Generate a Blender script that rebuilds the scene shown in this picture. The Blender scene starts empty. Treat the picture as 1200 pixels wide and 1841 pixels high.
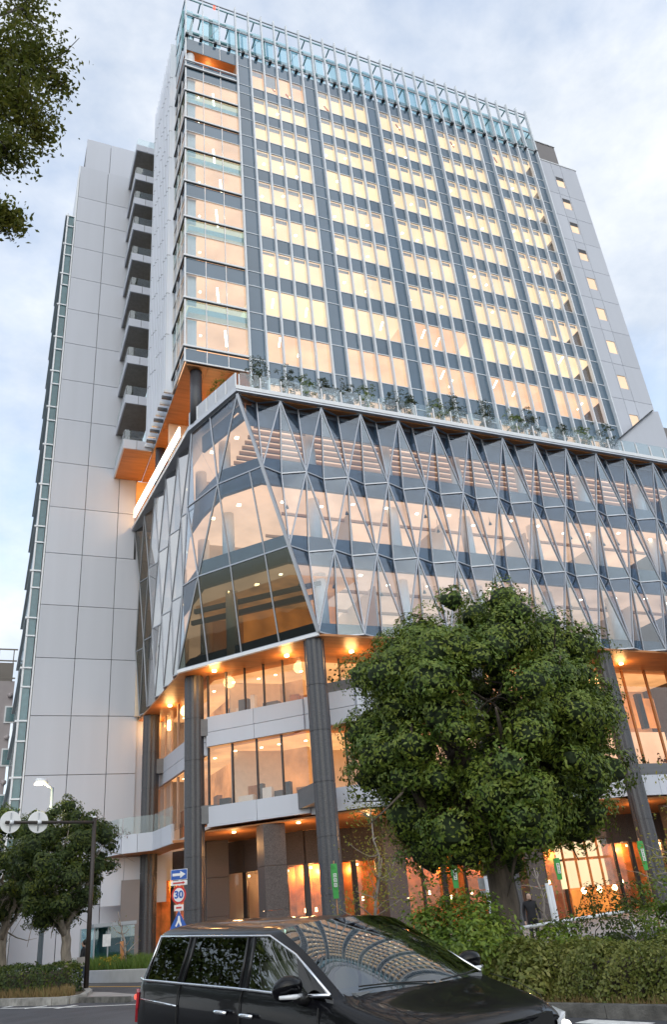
import bpy, bmesh, math, random
import numpy as np
from mathutils import Vector, Matrix
random.seed(7); rng = np.random.default_rng(11)
SC = bpy.context.scene
COL = SC.collection

# ------------------------------------------------------------------ camera
PXW, PXH, FPX = 1200., 1841., 1406.4
YAW, PITCH, ROLL, EYE = .4333, math.atan(722/1406.4), -.09512, 1.65
def _rot():
    cy, sy, cp, sp, cr, sr = math.cos(YAW), math.sin(YAW), math.cos(PITCH), math.sin(PITCH), math.cos(ROLL), math.sin(ROLL)
    f = np.array([sy*cp, cy*cp, sp]); r = np.array([cy, -sy, 0.]); u = np.cross(r, f)
    return np.array([cr*r+sr*u, -sr*r+cr*u, f])
RM = _rot()
cam_d = bpy.data.cameras.new('camera'); cam = bpy.data.objects.new('camera', cam_d); COL.objects.link(cam)
cam_d.sensor_fit = 'VERTICAL'; cam_d.sensor_height = 36; cam_d.sensor_width = 36
cam_d.lens = FPX/PXH*36; cam_d.clip_start = .1; cam_d.clip_end = 3000
m = Matrix.Identity(4)
for i in range(3):
    m[i][0] = RM[0][i]; m[i][1] = RM[1][i]; m[i][2] = -RM[2][i]
m[2][3] = EYE
cam.matrix_world = m
SC.camera = cam

# ------------------------------------------------------------------ world: hazy evening sky with cloud
SUN_EL, SUN_AZ = math.radians(34), math.radians(200)      # azimuth clockwise from +Y: behind the camera, to its left
W = bpy.data.worlds.new('World'); SC.world = W; W.use_nodes = True
nt = W.node_tree; nt.nodes.clear()
def wn(t, **k):
    n = nt.nodes.new(t)
    for a, b in k.items(): setattr(n, a, b)
    return n
out = wn('ShaderNodeOutputWorld'); bg = wn('ShaderNodeBackground'); bg.inputs['Strength'].default_value = .105
sky = wn('ShaderNodeTexSky', sky_type='NISHITA', sun_disc=False)
sky.sun_elevation = SUN_EL; sky.sun_rotation = SUN_AZ; sky.air_density = 1.2; sky.dust_density = 2.0; sky.ozone_density = 1.6
tc = wn('ShaderNodeTexCoord'); mp = wn('ShaderNodeMapping'); mp.inputs['Scale'].default_value = (1.0, 1.0, 1.7); mp.inputs['Location'].default_value = (3.1, .7, .4)
n1 = wn('ShaderNodeTexNoise'); n1.inputs['Scale'].default_value = 2.1; n1.inputs['Detail'].default_value = 7; n1.inputs['Roughness'].default_value = .56; n1.inputs['Distortion'].default_value = .35
n2 = wn('ShaderNodeTexNoise'); n2.inputs['Scale'].default_value = 5.5; n2.inputs['Detail'].default_value = 6; n2.inputs['Roughness'].default_value = .6
r1 = wn('ShaderNodeValToRGB'); r1.color_ramp.elements[0].position = .20; r1.color_ramp.elements[1].position = .52
r2 = wn('ShaderNodeValToRGB')
r2.color_ramp.elements[0].position = .3; r2.color_ramp.elements[0].color = (5.5, 6.05, 6.85, 1)
r2.color_ramp.elements[1].position = .66; r2.color_ramp.elements[1].color = (8.5, 8.65, 8.8, 1)
mul = wn('ShaderNodeMix', data_type='RGBA', blend_type='MULTIPLY'); mul.inputs[0].default_value = 1; mul.inputs[7].default_value = (2.2, 2.4, 2.45, 1)
mx = wn('ShaderNodeMix', data_type='RGBA')
L = nt.links.new
L(tc.outputs['Generated'], mp.inputs['Vector']); L(mp.outputs[0], n1.inputs['Vector']); L(mp.outputs[0], n2.inputs['Vector'])
L(n1.outputs['Fac'], r1.inputs['Fac']); L(n2.outputs['Fac'], r2.inputs['Fac'])
L(sky.outputs[0], mul.inputs[6]); L(mul.outputs[2], mx.inputs[6]); L(r2.outputs[0], mx.inputs[7])
mm = wn('ShaderNodeMath', operation='MULTIPLY'); mm.inputs[1].default_value = .9; L(r1.outputs[0], mm.inputs[0]); L(mm.outputs[0], mx.inputs[0])
L(mx.outputs[2], bg.inputs['Color']); L(bg.outputs[0], out.inputs['Surface'])

sun_d = bpy.data.lights.new('sun', 'SUN'); sun = bpy.data.objects.new('sun', sun_d); COL.objects.link(sun)
sun_d.energy = .6; sun_d.angle = math.radians(80); sun_d.color = (1, .985, .97)
sd = Vector((math.sin(SUN_AZ)*math.cos(SUN_EL), math.cos(SUN_AZ)*math.cos(SUN_EL), math.sin(SUN_EL)))
sun.rotation_euler = (-sd).to_track_quat('-Z', 'Y').to_euler(); sun.location = (-20, -60, 60)

SC.view_settings.view_transform = 'Standard'; SC.view_settings.look = 'None'
SC.view_settings.exposure = .36; SC.view_settings.gamma = 1
SC.render.engine = 'CYCLES'
SC.cycles.use_denoising = True
SC.cycles.max_bounces = 7; SC.cycles.transparent_max_bounces = 24; SC.cycles.glossy_bounces = 4; SC.cycles.diffuse_bounces = 3
SC.cycles.sample_clamp_indirect = 4; SC.cycles.caustics_reflective = False; SC.cycles.caustics_refractive = False

# ------------------------------------------------------------------ a pixel of the photograph gives a direction
def ray(x, y):
    return RM.T @ np.array([(x-PXW/2)/FPX, -(y-PXH/2)/FPX, 1.])
E0 = np.array([0, 0, EYE])
def onY(x, y, D): d = ray(x, y); return d*(D/d[1])+E0
def onZ(x, y, z): d = ray(x, y); return d*((z-EYE)/d[2])+E0
def far(x, y, dist): d = ray(x, y); return d*dist/math.hypot(d[0], d[1])+E0

# ------------------------------------------------------------------ materials
MATS = {}
def _new(name):
    M = bpy.data.materials.new(name); M.use_nodes = True; MATS[name] = M
    return M, M.node_tree, M.node_tree.nodes['Principled BSDF']
def pm(name, col, rough=.6, metal=0., var=.08, scale=3., bump=0., bscale=40., spec=.5, coat=0., emit=None, estr=0., stretch=(1, 1, 1), coord='Object', var2=0., scale2=.4):
    M, T, b = _new(name)
    b.inputs['Roughness'].default_value = rough; b.inputs['Metallic'].default_value = metal
    b.inputs['Specular IOR Level'].default_value = spec
    if coat: b.inputs['Coat Weight'].default_value = coat; b.inputs['Coat Roughness'].default_value = .03
    tc = T.nodes.new('ShaderNodeTexCoord'); mp = T.nodes.new('ShaderNodeMapping'); mp.inputs['Scale'].default_value = stretch
    if coord == 'World':
        g = T.nodes.new('ShaderNodeNewGeometry'); T.links.new(g.outputs['Position'], mp.inputs['Vector'])
    else: T.links.new(tc.outputs[coord], mp.inputs['Vector'])
    nz = T.nodes.new('ShaderNodeTexNoise'); nz.inputs['Scale'].default_value = scale; nz.inputs['Detail'].default_value = 6
    T.links.new(mp.outputs[0], nz.inputs['Vector'])
    cr = T.nodes.new('ShaderNodeValToRGB')
    lo = [max(0, c*(1-var*1.6)) for c in col]; hi = [min(1, c*(1+var*1.6)) for c in col]
    cr.color_ramp.elements[0].position = .28; cr.color_ramp.elements[1].position = .72
    cr.color_ramp.elements[0].color = (*lo, 1); cr.color_ramp.elements[1].color = (*hi, 1)
    T.links.new(nz.outputs['Fac'], cr.inputs['Fac'])
    colout = cr.outputs[0]
    if var2:
        oi = T.nodes.new('ShaderNodeObjectInfo'); mr = T.nodes.new('ShaderNodeMapRange')
        mr.inputs[3].default_value = 1-var2; mr.inputs[4].default_value = 1+var2
        T.links.new(oi.outputs['Random'], mr.inputs[0])
        hs = T.nodes.new('ShaderNodeHueSaturation'); T.links.new(mr.outputs[0], hs.inputs['Value']); T.links.new(colout, hs.inputs['Color'])
        colout = hs.outputs[0]
    T.links.new(colout, b.inputs['Base Color'])
    if bump:
        n3 = T.nodes.new('ShaderNodeTexNoise'); n3.inputs['Scale'].default_value = bscale; n3.inputs['Detail'].default_value = 5
        T.links.new(mp.outputs[0], n3.inputs['Vector'])
        bp = T.nodes.new('ShaderNodeBump'); bp.inputs['Strength'].default_value = bump; bp.inputs['Distance'].default_value = .05
        T.links.new(n3.outputs['Fac'], bp.inputs['Height']); T.links.new(bp.outputs[0], b.inputs['Normal'])
    if emit:
        b.inputs['Emission Color'].default_value = (*emit, 1); b.inputs['Emission Strength'].default_value = estr
    return M
def em(name, col, strength, var=.0, scale=.5):
    """plain emission: a lamp, or a room surface glowing in place of lamplight"""
    M = bpy.data.materials.new(name); M.use_nodes = True; MATS[name] = M; T = M.node_tree; T.nodes.clear()
    o = T.nodes.new('ShaderNodeOutputMaterial'); e = T.nodes.new('ShaderNodeEmission'); e.inputs['Color'].default_value = (*col, 1); e.inputs['Strength'].default_value = strength
    if var:
        g = T.nodes.new('ShaderNodeNewGeometry'); nz = T.nodes.new('ShaderNodeTexNoise'); nz.inputs['Scale'].default_value = scale; nz.inputs['Detail'].default_value = 4
        T.links.new(g.outputs['Position'], nz.inputs['Vector'])
        mr = T.nodes.new('ShaderNodeMapRange'); mr.inputs[1].default_value = .3; mr.inputs[2].default_value = .7; mr.inputs[3].default_value = strength*(1-var); mr.inputs[4].default_value = strength*(1+var)
        T.links.new(nz.outputs['Fac'], mr.inputs[0]); T.links.new(mr.outputs[0], e.inputs['Strength'])
    T.links.new(e.outputs[0], o.inputs['Surface'])
    return M
def glass(name, tint, f0=.06, f1=.75, rough=.01, ripple=0., gcol=(1, 1, 1)):
    M = bpy.data.materials.new(name); M.use_nodes = True; MATS[name] = M; T = M.node_tree; T.nodes.clear()
    o = T.nodes.new('ShaderNodeOutputMaterial'); tr = T.nodes.new('ShaderNodeBsdfTransparent'); tr.inputs[0].default_value = (*tint, 1)
    gl = T.nodes.new('ShaderNodeBsdfGlossy'); gl.inputs['Roughness'].default_value = rough; gl.inputs['Color'].default_value = (*gcol, 1)
    lw = T.nodes.new('ShaderNodeLayerWeight'); lw.inputs['Blend'].default_value = .5
    pw = T.nodes.new('ShaderNodeMath'); pw.operation = 'POWER'; pw.inputs[1].default_value = 3.2
    mr = T.nodes.new('ShaderNodeMapRange'); mr.inputs[3].default_value = f0; mr.inputs[4].default_value = f1
    T.links.new(lw.outputs['Facing'], pw.inputs[0]); T.links.new(pw.outputs[0], mr.inputs[0])
    mx = T.nodes.new('ShaderNodeMixShader'); T.links.new(mr.outputs[0], mx.inputs[0]); T.links.new(tr.outputs[0], mx.inputs[1]); T.links.new(gl.outputs[0], mx.inputs[2])
    T.links.new(mx.outputs[0], o.inputs['Surface'])
    if ripple:
        g = T.nodes.new('ShaderNodeNewGeometry'); nz = T.nodes.new('ShaderNodeTexNoise'); nz.inputs['Scale'].default_value = .7; nz.inputs['Detail'].default_value = 1
        T.links.new(g.outputs['Position'], nz.inputs['Vector'])
        bp = T.nodes.new('ShaderNodeBump'); bp.inputs['Strength'].default_value = ripple; bp.inputs['Distance'].default_value = .05
        T.links.new(nz.outputs['Fac'], bp.inputs['Height']); T.links.new(bp.outputs[0], gl.inputs['Normal'])
    return M
def leafmat(name, cols, rough=.5, trans=.35):
    """foliage: colour varies from leaf clump to leaf clump"""
    M, T, b = _new(name); b.inputs['Roughness'].default_value = rough; b.inputs['Specular IOR Level'].default_value = .35
    g = T.nodes.new('ShaderNodeNewGeometry'); nz = T.nodes.new('ShaderNodeTexNoise'); nz.inputs['Scale'].default_value = 1.3; nz.inputs['Detail'].default_value = 3
    T.links.new(g.outputs['Position'], nz.inputs['Vector'])
    ad = T.nodes.new('ShaderNodeMath'); ad.operation = 'MULTIPLY_ADD'; ad.inputs[1].default_value = .36
    T.links.new(g.outputs['Random Per Island'], ad.inputs[0])
    sc = T.nodes.new('ShaderNodeMath'); sc.operation = 'MULTIPLY'; sc.inputs[1].default_value = .75; T.links.new(nz.outputs['Fac'], sc.inputs[0]); T.links.new(sc.outputs[0], ad.inputs[2])
    cr = T.nodes.new('ShaderNodeValToRGB'); els = cr.color_ramp.elements
    els[0].position = .1; els[0].color = (*cols[0], 1); els[1].position = .95; els[1].color = (*cols[-1], 1)
    for k, c in enumerate(cols[1:-1]):
        e = els.new(.1+.85*(k+1)/(len(cols)-1)); e.color = (*c, 1)
    T.links.new(ad.outputs[0], cr.inputs['Fac']); T.links.new(cr.outputs[0], b.inputs['Base Color'])
    tl = T.nodes.new('ShaderNodeBsdfTranslucent'); T.links.new(cr.outputs[0], tl.inputs['Color'])
    mx = T.nodes.new('ShaderNodeMixShader'); mx.inputs[0].default_value = trans
    o = T.nodes['Material Output']; T.links.new(b.outputs[0], mx.inputs[1]); T.links.new(tl.outputs[0], mx.inputs[2]); T.links.new(mx.outputs[0], o.inputs['Surface'])
    return M

pm('white_panel', (.50, .525, .59), .45, var=.016, scale=1.1, coord='World', stretch=(1, 1, .07), var2=.045, bump=.03, bscale=2)
pm('joint_dark', (.10, .10, .11), .8)
pm('white_metal', (.74, .76, .79), .35, metal=.0, var=.03)
pm('fin_metal', (.70, .74, .79), .38, var=.05, scale=1.5)
pm('louvre', (.74, .78, .86), .4, var=.03, var2=.05)
pm('black_trim', (.02, .022, .025), .4)
pm('spandrel', (.078, .13, .185), .12, var=.06, scale=.3, coord='World', var2=.12, spec=.9, coat=.3)
pm('spandrel_teal', (.05, .13, .15), .15, var=.1, coord='World', var2=.1, spec=.8)
pm('blind', (.52, .50, .48), .8)
pm('balcony_soffit', (.27, .26, .24), .7)
pm('dark_box', (.19, .175, .175), .55, var=.05, coord='World', scale=.4)
pm('granite', (.055, .056, .064), .42, var=.35, scale=22, coord='World', bump=.04, bscale=60)
pm('granite_brown', (.085, .073, .072), .55, var=.3, scale=20, coord='World', bump=.04)
pm('soffit_wood', (.43, .175, .055), .45, var=.12, scale=1.2, coord='World', stretch=(.4, 3, 1), var2=.06)
pm('copper', (.60, .20, .05), .42, metal=.25, var=.3, scale=1.6, coord='World', bump=.05, bscale=6, var2=.1)
pm('mullion', (.40, .42, .46), .35, metal=.5, var=.05)
pm('mullion_dark', (.05, .05, .055), .4, metal=.3)
pm('slab_metal', (.55, .57, .61), .33, metal=.6, var=.04)
pm('parapet', (.52, .54, .58), .4, metal=.2, var=.04, var2=.03)
pm('slab_edge', (.038, .072, .108), .3, var=.1, coord='World', spec=.6)
pm('room_wall', (.80, .66, .52), .8, var=.04)
pm('room_white', (.85, .82, .78), .6, var=.03)
pm('baffle', (.42, .20, .09), .6, var=.1)
pm('baffle_pale', (.58, .43, .34), .6, var=.06)
pm('concrete', (.36, .35, .34), .85, var=.12, scale=2.5, coord='World', bump=.15, bscale=30)
pm('dark_grey_box', (.12, .125, .135), .5, var=.08)
pm('steel_teal', (.22, .42, .45), .45, metal=.2, var=.1)
pm('grey_paint', (.33, .35, .38), .5, metal=.3, var=.06)
pm('dark_bronze', (.045, .036, .032), .45, metal=.3, var=.1)
em('glow_warm', (1.0, .67, .40), 1.18, .10, .3)  # from here: lamplight on ceilings and walls put into the surface as emission
em('glow_yellow', (1.0, .69, .39), 1.22, .10, .3)
em('glow_peach', (1.0, .57, .33), 1.08, .18, .4)
em('glow_low', (1.0, .47, .18), .95, .30, .35)
em('glow_room', (1.0, .41, .14), .62, .5, .5)
em('glow_copper', (1.0, .33, .07), .75, .4, .6)
em('glow_corner', (1.0, .40, .12), .55, .5, .6)
em('glow_office', (1.0, .60, .38), .72, .25, .3)
em('lamp_white', (1.0, .86, .62), 7.)
em('lamp_warm', (1.0, .70, .36), 8.)
em('sign_white', (1.0, .93, .78), 2.6)
em('lamp_red', (1.0, .12, .08), 3.)
em('lamp_tail', (1.0, .14, .10), 1.2)
em('headlamp', (1.0, .97, .85), 3.)
glass('glass_tower', (.93, .95, .97), .05, .55, ripple=.05)
glass('glass_corner', (.84, .89, .92), .07, .45, ripple=.05)
glass('glass_facet', (.80, .85, .90), .07, .52, ripple=.05, gcol=(.84, .91, 1))
glass('glass_left', (.42, .46, .50), .42, .9, ripple=.06)
glass('glass_dark', (.50, .52, .48), .05, .45, ripple=.05)
glass('glass_low', (.93, .92, .91), .05, .42, ripple=.04)
glass('glass_rail', (.84, .90, .90), .08, .5)
glass('glass_teal', (.60, .80, .84), .14, .6)
glass('car_glass', (.03, .032, .035), .03, .75)
glass('car_screen', (.45, .50, .50), .16, .9)

# ------------------------------------------------------------------ mesh helpers
_cube = {}
CV = [(-.5, -.5, -.5), (.5, -.5, -.5), (.5, .5, -.5), (-.5, .5, -.5), (-.5, -.5, .5), (.5, -.5, .5), (.5, .5, .5), (-.5, .5, .5)]
CF = [(0, 3, 2, 1), (4, 5, 6, 7), (0, 1, 5, 4), (1, 2, 6, 5), (2, 3, 7, 6), (3, 0, 4, 7)]
def mesh(name, V, F, mat, smooth=False):
    me = bpy.data.meshes.new(name); me.from_pydata([tuple(map(float, v)) for v in V], [], [tuple(int(i) for i in f) for f in F])
    if mat: me.materials.append(MATS[mat])
    if smooth: me.polygons.foreach_set('use_smooth', [True]*len(me.polygons))
    me.update(); return me
def link(name, data, parent=None):
    o = bpy.data.objects.new(name, data); COL.objects.link(o)
    if parent is not None: o.parent = parent
    return o
def unit(mat):
    if mat not in _cube: _cube[mat] = mesh('block_'+mat, CV, CF, mat)
    return _cube[mat]
# every root stands at the origin of the world or is moved after its parts are built, so local = world for static things
def box(name, x0, x1, y0, y1, z0, z1, mat, parent=None):
    o = link(name, unit(mat), parent)
    o.location = ((x0+x1)/2, (y0+y1)/2, (z0+z1)/2); o.scale = (abs(x1-x0), abs(y1-y0), abs(z1-z0)); return o
def obox(name, c, ax, dims, mat, parent=None):
    """box centred at c, its long x axis along ax in plan (dx,dy)"""
    o = link(name, unit(mat), parent); o.location = c; o.scale = dims; o.rotation_euler = (0, 0, math.atan2(ax[1], ax[0])); return o
def beam(name, p, q, w, d, mat, parent=None, out=(0, -1, 0)):
    """bar from p to q, w wide, d deep along the direction out"""
    p = Vector(p); q = Vector(q); x = q-p; Ln = x.length; x.normalize(); y = Vector(out); y = (y-x*y.dot(x)).normalized(); z = x.cross(y)
    o = link(name, unit(mat), parent); M = Matrix.Identity(4); c = (p+q)/2
    for i in range(3): M[i][0] = x[i]*Ln; M[i][1] = y[i]*d; M[i][2] = z[i]*w; M[i][3] = c[i]
    loc, rot, scl = M.decompose()
    o.location = loc; o.rotation_mode = 'QUATERNION'; o.rotation_quaternion = rot; o.scale = scl; return o
def poly_prism(name, P, z0, z1, mat, parent=None):
    n = len(P); V = [(p[0], p[1], z0) for p in P]+[(p[0], p[1], z1) for p in P]
    F = [tuple(range(n-1, -1, -1)), tuple(range(n, 2*n))]+[(i, (i+1) % n, n+(i+1) % n, n+i) for i in range(n)]
    return link(name, mesh(name, V, F, mat), parent)
def pane(name, pts, mat, parent=None, th=.03):
    """thin solid plate over a planar polygon"""
    P = [Vector(p) for p in pts]; n = (P[1]-P[0]).cross(P[2]-P[0]).normalized()*th/2; k = len(P)
    V = [p+n for p in P]+[p-n for p in P]
    F = [tuple(range(k)), tuple(range(2*k-1, k-1, -1))]+[(i, k+i, k+(i+1) % k, (i+1) % k) for i in range(k)]
    return link(name, mesh(name, V, F, mat), parent)
def tube_data(paths, n=10):
    V = []; F = []
    for pts, rad in paths:
        base = len(V); ref = None
        for i, p in enumerate(pts):
            p = Vector(p); a = Vector(pts[max(0, i-1)]); b = Vector(pts[min(len(pts)-1, i+1)]); t = (b-a).normalized()
            if ref is None or abs(ref.dot(t)) > .95: ref = Vector((1, 0, 0)) if abs(t.x) < .8 else Vector((0, 1, 0))
            u = t.cross(ref).normalized(); w = t.cross(u); ref = w.cross(t)
            ref = Vector((1, 0, 0)) if abs(t.x) < .8 else Vector((0, 1, 0)); u = t.cross(ref).normalized(); w = t.cross(u)
            for k in range(n):
                an = 2*math.pi*k/n; V.append(p+(u*math.cos(an)+w*math.sin(an))*rad[i])
        for i in range(len(pts)-1):
            for k in range(n):
                F.append((base+i*n+k, base+i*n+(k+1) % n, base+(i+1)*n+(k+1) % n, base+(i+1)*n+k))
        F.append(tuple(base+k for k in range(n-1, -1, -1))); F.append(tuple(base+(len(pts)-1)*n+k for k in range(n)))
    return V, F
def tube(name, pts, rad, mat, parent=None, n=10):
    V, F = tube_data([(pts, rad)], n); return link(name, mesh(name, V, F, mat, True), parent)
def empty(name, loc, label=None, cat=None, group=None):
    o = bpy.data.objects.new(name, None); COL.objects.link(o); o.location = loc; o.empty_display_size = .2
    tag(o, label, cat, group); return o
def tag(o, label=None, cat=None, group=None, kind=None):
    if label: o['label'] = label
    if cat: o['category'] = cat
    if group: o['group'] = group
    if kind: o['kind'] = kind
    return o
def lamp_light(name, loc, power, col=(1, .62, .3), radius=.25, spot=None, parent=None):
    d = bpy.data.lights.new(name, 'SPOT' if spot else 'POINT'); d.energy = power; d.color = col; d.shadow_soft_size = radius
    if spot: d.spot_size = math.radians(spot); d.spot_blend = .8
    o = link(name, d, parent); o.location = loc; return o
# ================================================================== THE BUILDING
BLD = empty('high_rise_building', (0, 0, 0), 'tall pale high-rise with lit window rows above a faceted glass podium on dark round columns', 'building')
DA = 45.                       # plane of the tower's long face
SILL = [39.55, 44.2, 48.55, 52.85, 57.0, 61.1, 65.15, 68.85, 72.4, 76.85]
XC, X0, DX, NP = 10.1, 15.03, 1.365, 26
X1 = X0+DX*NP
YB = 49.2                      # end of the glazed return on the short face
YE = 57.6                      # end of the louvred part of the short face
# ---- solid core behind the rooms
tb = box('tower_core', XC+.9, X1-.05, 53.2, 62.8, 38.2, 76.7, 'room_wall', BLD)
# its children are placed in world space: the core carries a scale, so hang them on a plain mesh at the origin instead
def part_at_origin(name, V, F, mat):
    return link(name, mesh(name, V, F, mat), BLD)
def boxes_mesh(name, L, mat, parent):
    V = []; F = []
    for (x0, x1, y0, y1, z0, z1) in L:
        b = len(V)
        V += [((x0+x1)/2+v[0]*(x1-x0), (y0+y1)/2+v[1]*(y1-y0), (z0+z1)/2+v[2]*(z1-z0)) for v in CV]; F += [tuple(b+i for i in f) for f in CF]
    return link(name, mesh(name, V, F, mat), parent)
CW = boxes_mesh('curtain_wall', [(X0, X1, DA+.06, DA+.16, 76.55, 76.85)], 'fin_metal', BLD)       # head beam of the long window wall
RW = boxes_mesh('office_rooms', [(XC+.5, X1-.1, 52.9, 53.1, 34, 76.6)], 'room_wall', BLD)
# ---- window grid of the long face
for i in range(9):
    z0, z1 = SILL[i], SILL[i+1]; h = z1-z0; zt = z0+.64*h
    for k in range(NP):
        xa, xb = X0+DX*k+.05, X0+DX*(k+1)-.05
        if k % 5 == 0:
            box('dark_panel', xa, xb, DA-.01, DA+.03, z0+.04, zt-.04, 'spandrel', CW)
            box('dark_panel', xa, xb, DA-.01, DA+.03, zt+.04, z1-.04, 'spandrel', CW)
        else:
            box('window', xa, xb, DA+.0, DA+.025, z0+.04, zt-.04, 'glass_tower', CW)
            box('spandrel_panel', xa, xb, DA-.012, DA+.03, zt+.04, z1-.04, 'spandrel', CW)
            if i >= 2 and random.random() < .93:
                bh = (.11+.09*min(1, (i-2)/4))*h*.64*random.uniform(.8, 1.15)
                if random.random() < .05: bh = h*.64*random.uniform(.4, .75)
                box('roller_blind', xa+.03, xb-.03, DA+.14, DA+.17, zt-.06-bh, zt-.06, 'blind', CW)
    for zz in (z0, zt):
        box('transom', X0, X1, DA-.05, DA+.05, zz-.04, zz+.04, 'fin_metal', CW)
    # rooms: a slab, a ceiling per bay that glows in place of lamplight, lamps
    box('floor_slab', XC+.35, X1-.1, DA+.3, 52.8, z0-1.0, z0-.45, 'room_white', RW)
    for b in range(5):
        xa, xb = X0+DX*(5*b+1), X0+DX*(5*b+5)
        mt = 'glow_peach' if (i == 0 or (i == 8 and b == 0) or (i == 1 and b == 2)) else ('glow_yellow' if i >= 5 else random.choice(['glow_warm', 'glow_warm', 'glow_yellow']))
        box('glow_ceiling', xa-DX/2+.005, xb+DX/2-.005, DA+.2, 52.7, zt+.02, zt+.08, mt, RW)
        for (fx, fy) in ((.2, 1.35), (.52, .9), (.83, 1.5)) if (i+b) % 3 else ((.3, 1.0), (.68, 1.5)):
            lx, ly = xa+fx*(xb-xa)+random.uniform(-.3, .3), DA+fy+random.uniform(-.2, .5)
            if random.random() < .22: continue
            if i < 8:
                if i <= 1: obox('ceiling_lamp', (lx, ly, zt-.02), (.25, 1), (1.1, .12, .05), 'lamp_white', RW)
                else: obox('ceiling_lamp', (lx, ly, zt-.01), (1, 0), (.2, .2, .05), 'lamp_white', RW)
            else:
                obox('ceiling_duct', (lx, ly, zt-.12), (.8, .5), (.9, .12, .1), 'copper', RW)
                if fx > .5 or b == 0: obox('ceiling_lamp', (lx+.2, ly+.1, zt-.02), (1, 0), (.22, .22, .05), 'lamp_warm', RW)
# lowest run below the first sill down to the terrace, seen over the balustrade
for k in range(NP):
    xa, xb = X0+DX*k+.05, X0+DX*(k+1)-.05
    box('spandrel_panel', xa, xb, DA-.012, DA+.03, 37.55, SILL[0]-.04, 'spandrel', CW)
    box('terrace_window' if k % 5 else 'dark_panel', xa, xb, DA, DA+.025, 33.6, 37.45, 'glass_tower' if k % 5 else 'spandrel', CW)
box('transom', X0, X1, DA-.05, DA+.05, 37.46, 37.54, 'fin_metal', CW)
for b in range(5):
    box('glow_ceiling', X0+DX*(5*b+1), X0+DX*(5*b+5), DA+.25, 52.7, 37.5, 37.6, 'glow_peach', RW)  # terrace-level ceilings carry their lamplight as emission
box('floor_slab', X0+.1, X1-.1, DA+.2, 52.8, 33.1, 33.5, 'room_white', RW)
# vertical fins run past the roof into the screen
for k in range(NP+1):
    x = X0+DX*k
    box('fin', x-.07, x+.07, DA-.36, DA-.02, 33.6, 84.0, 'fin_metal', CW)

# ---- glazed corner bay and its return along the short face
CB = boxes_mesh('corner_bay', [(XC-.06, XC+.06, DA-.06, DA+.06, 38.2, 76.8)], 'white_metal', BLD)
def corner_row(z0, z1, mat, nm):
    w = (X0-XC)/3
    for k in range(3): box(nm, XC+.07+k*w, XC-.03+(k+1)*w, DA, DA+.03, z0, z1, mat, CB)
    v = (YB-DA)/3
    for k in range(3): box(nm, XC, XC+.03, DA+.07+k*v, DA-.03+(k+1)*v, z0, z1, mat, CB)
def corner_rail(z, hgt, mat, d=.1, nm='transom'):
    box(nm, XC-d, X0-.06, DA-d, DA-.004, z-hgt/2, z+hgt/2, mat, CB)
    box(nm, XC-d, XC-.004, DA-.003, YB, z-hgt/2, z+hgt/2, mat, CB)
for i in range(8):
    z0, z1 = SILL[i], SILL[i+1]; h = z1-z0; zt = z0+.60*h
    corner_row(z0+.12, zt-.03, 'glass_corner', 'window')
    corner_row(zt+.03, z1-.12, 'glass_teal' if i % 2 == 0 else 'spandrel', 'spandrel_panel')
    corner_rail(z0+.06, .16, 'white_metal', .16); corner_rail(z0-.06, .08, 'black_trim', .12); corner_rail(zt, .06, 'white_metal', .05)
    box('glow_ceiling', XC+1.0, X0+.55, DA+.25, 52.7, zt+.05, zt+.12, 'glow_peach', RW)  # corner ceiling emits, imitating light from its lamps
    box('curtain', XC+.25, XC+.95, DA+.3, DA+.36, z0-.3, zt+.1, 'room_white', RW)
    if i not in (2, 6): obox('ceiling_lamp', (X0-1.35-.5*(i % 2), DA+1.5+.25*(i % 3), zt), (.35, 1), (1.9, .16, .05), 'lamp_white', RW)
    obox('ceiling_lamp', (XC+1.6, DA+1.7, zt), (1, 0), (.16, .16, .05), 'lamp_white', RW)
z8 = SILL[8]
corner_rail(z8+.06, .16, 'white_metal', .16); corner_rail(z8-.09, .13, 'black_trim', .12)
corner_row(z8+.16, z8+.85, 'spandrel', 'spandrel_panel'); corner_rail(z8+.95, .14, 'white_metal', .14)
corner_row(75.05, 76.75, 'spandrel', 'spandrel_panel')
box('loggia_soffit', XC+.04, X0-.1, DA+.04, YB, 75.0, 75.12, 'soffit_wood', CB)
box('loggia_wall', XC+1.6, X0-.1, DA+1.9, DA+2.0, z8, 75.0, 'soffit_wood', CB)
tube('loggia_column', [(XC+.55, DA+.55, z8), (XC+.55, DA+.55, 75)], [.42, .42], 'white_metal', CB, 18)
corner_row(38.2, SILL[0]-.18, 'spandrel', 'spandrel_panel')
corner_rail(38.24, .12, 'white_metal', .08)
for k in range(1, 4):
    x = XC+k*(X0-XC)/3 - (.03 if k == 3 else 0); box('mullion', x-.035, x+.035, DA-.07, DA-.005, 38.3, z8+.9, 'white_metal', CB)
    box('mullion', x-.035, x+.035, DA-.07, DA-.005, 75.0, 76.8, 'white_metal', CB)
    y = DA+k*(YB-DA)/3; box('mullion', XC-.07, XC-.005, y-.035, y+.035, 38.3, z8+.9, 'white_metal', CB)
lamp_light('loggia_light', (XC+2.4, DA+1.0, 74.3), 60, (1, .5, .18), .2, parent=CB)

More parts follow.
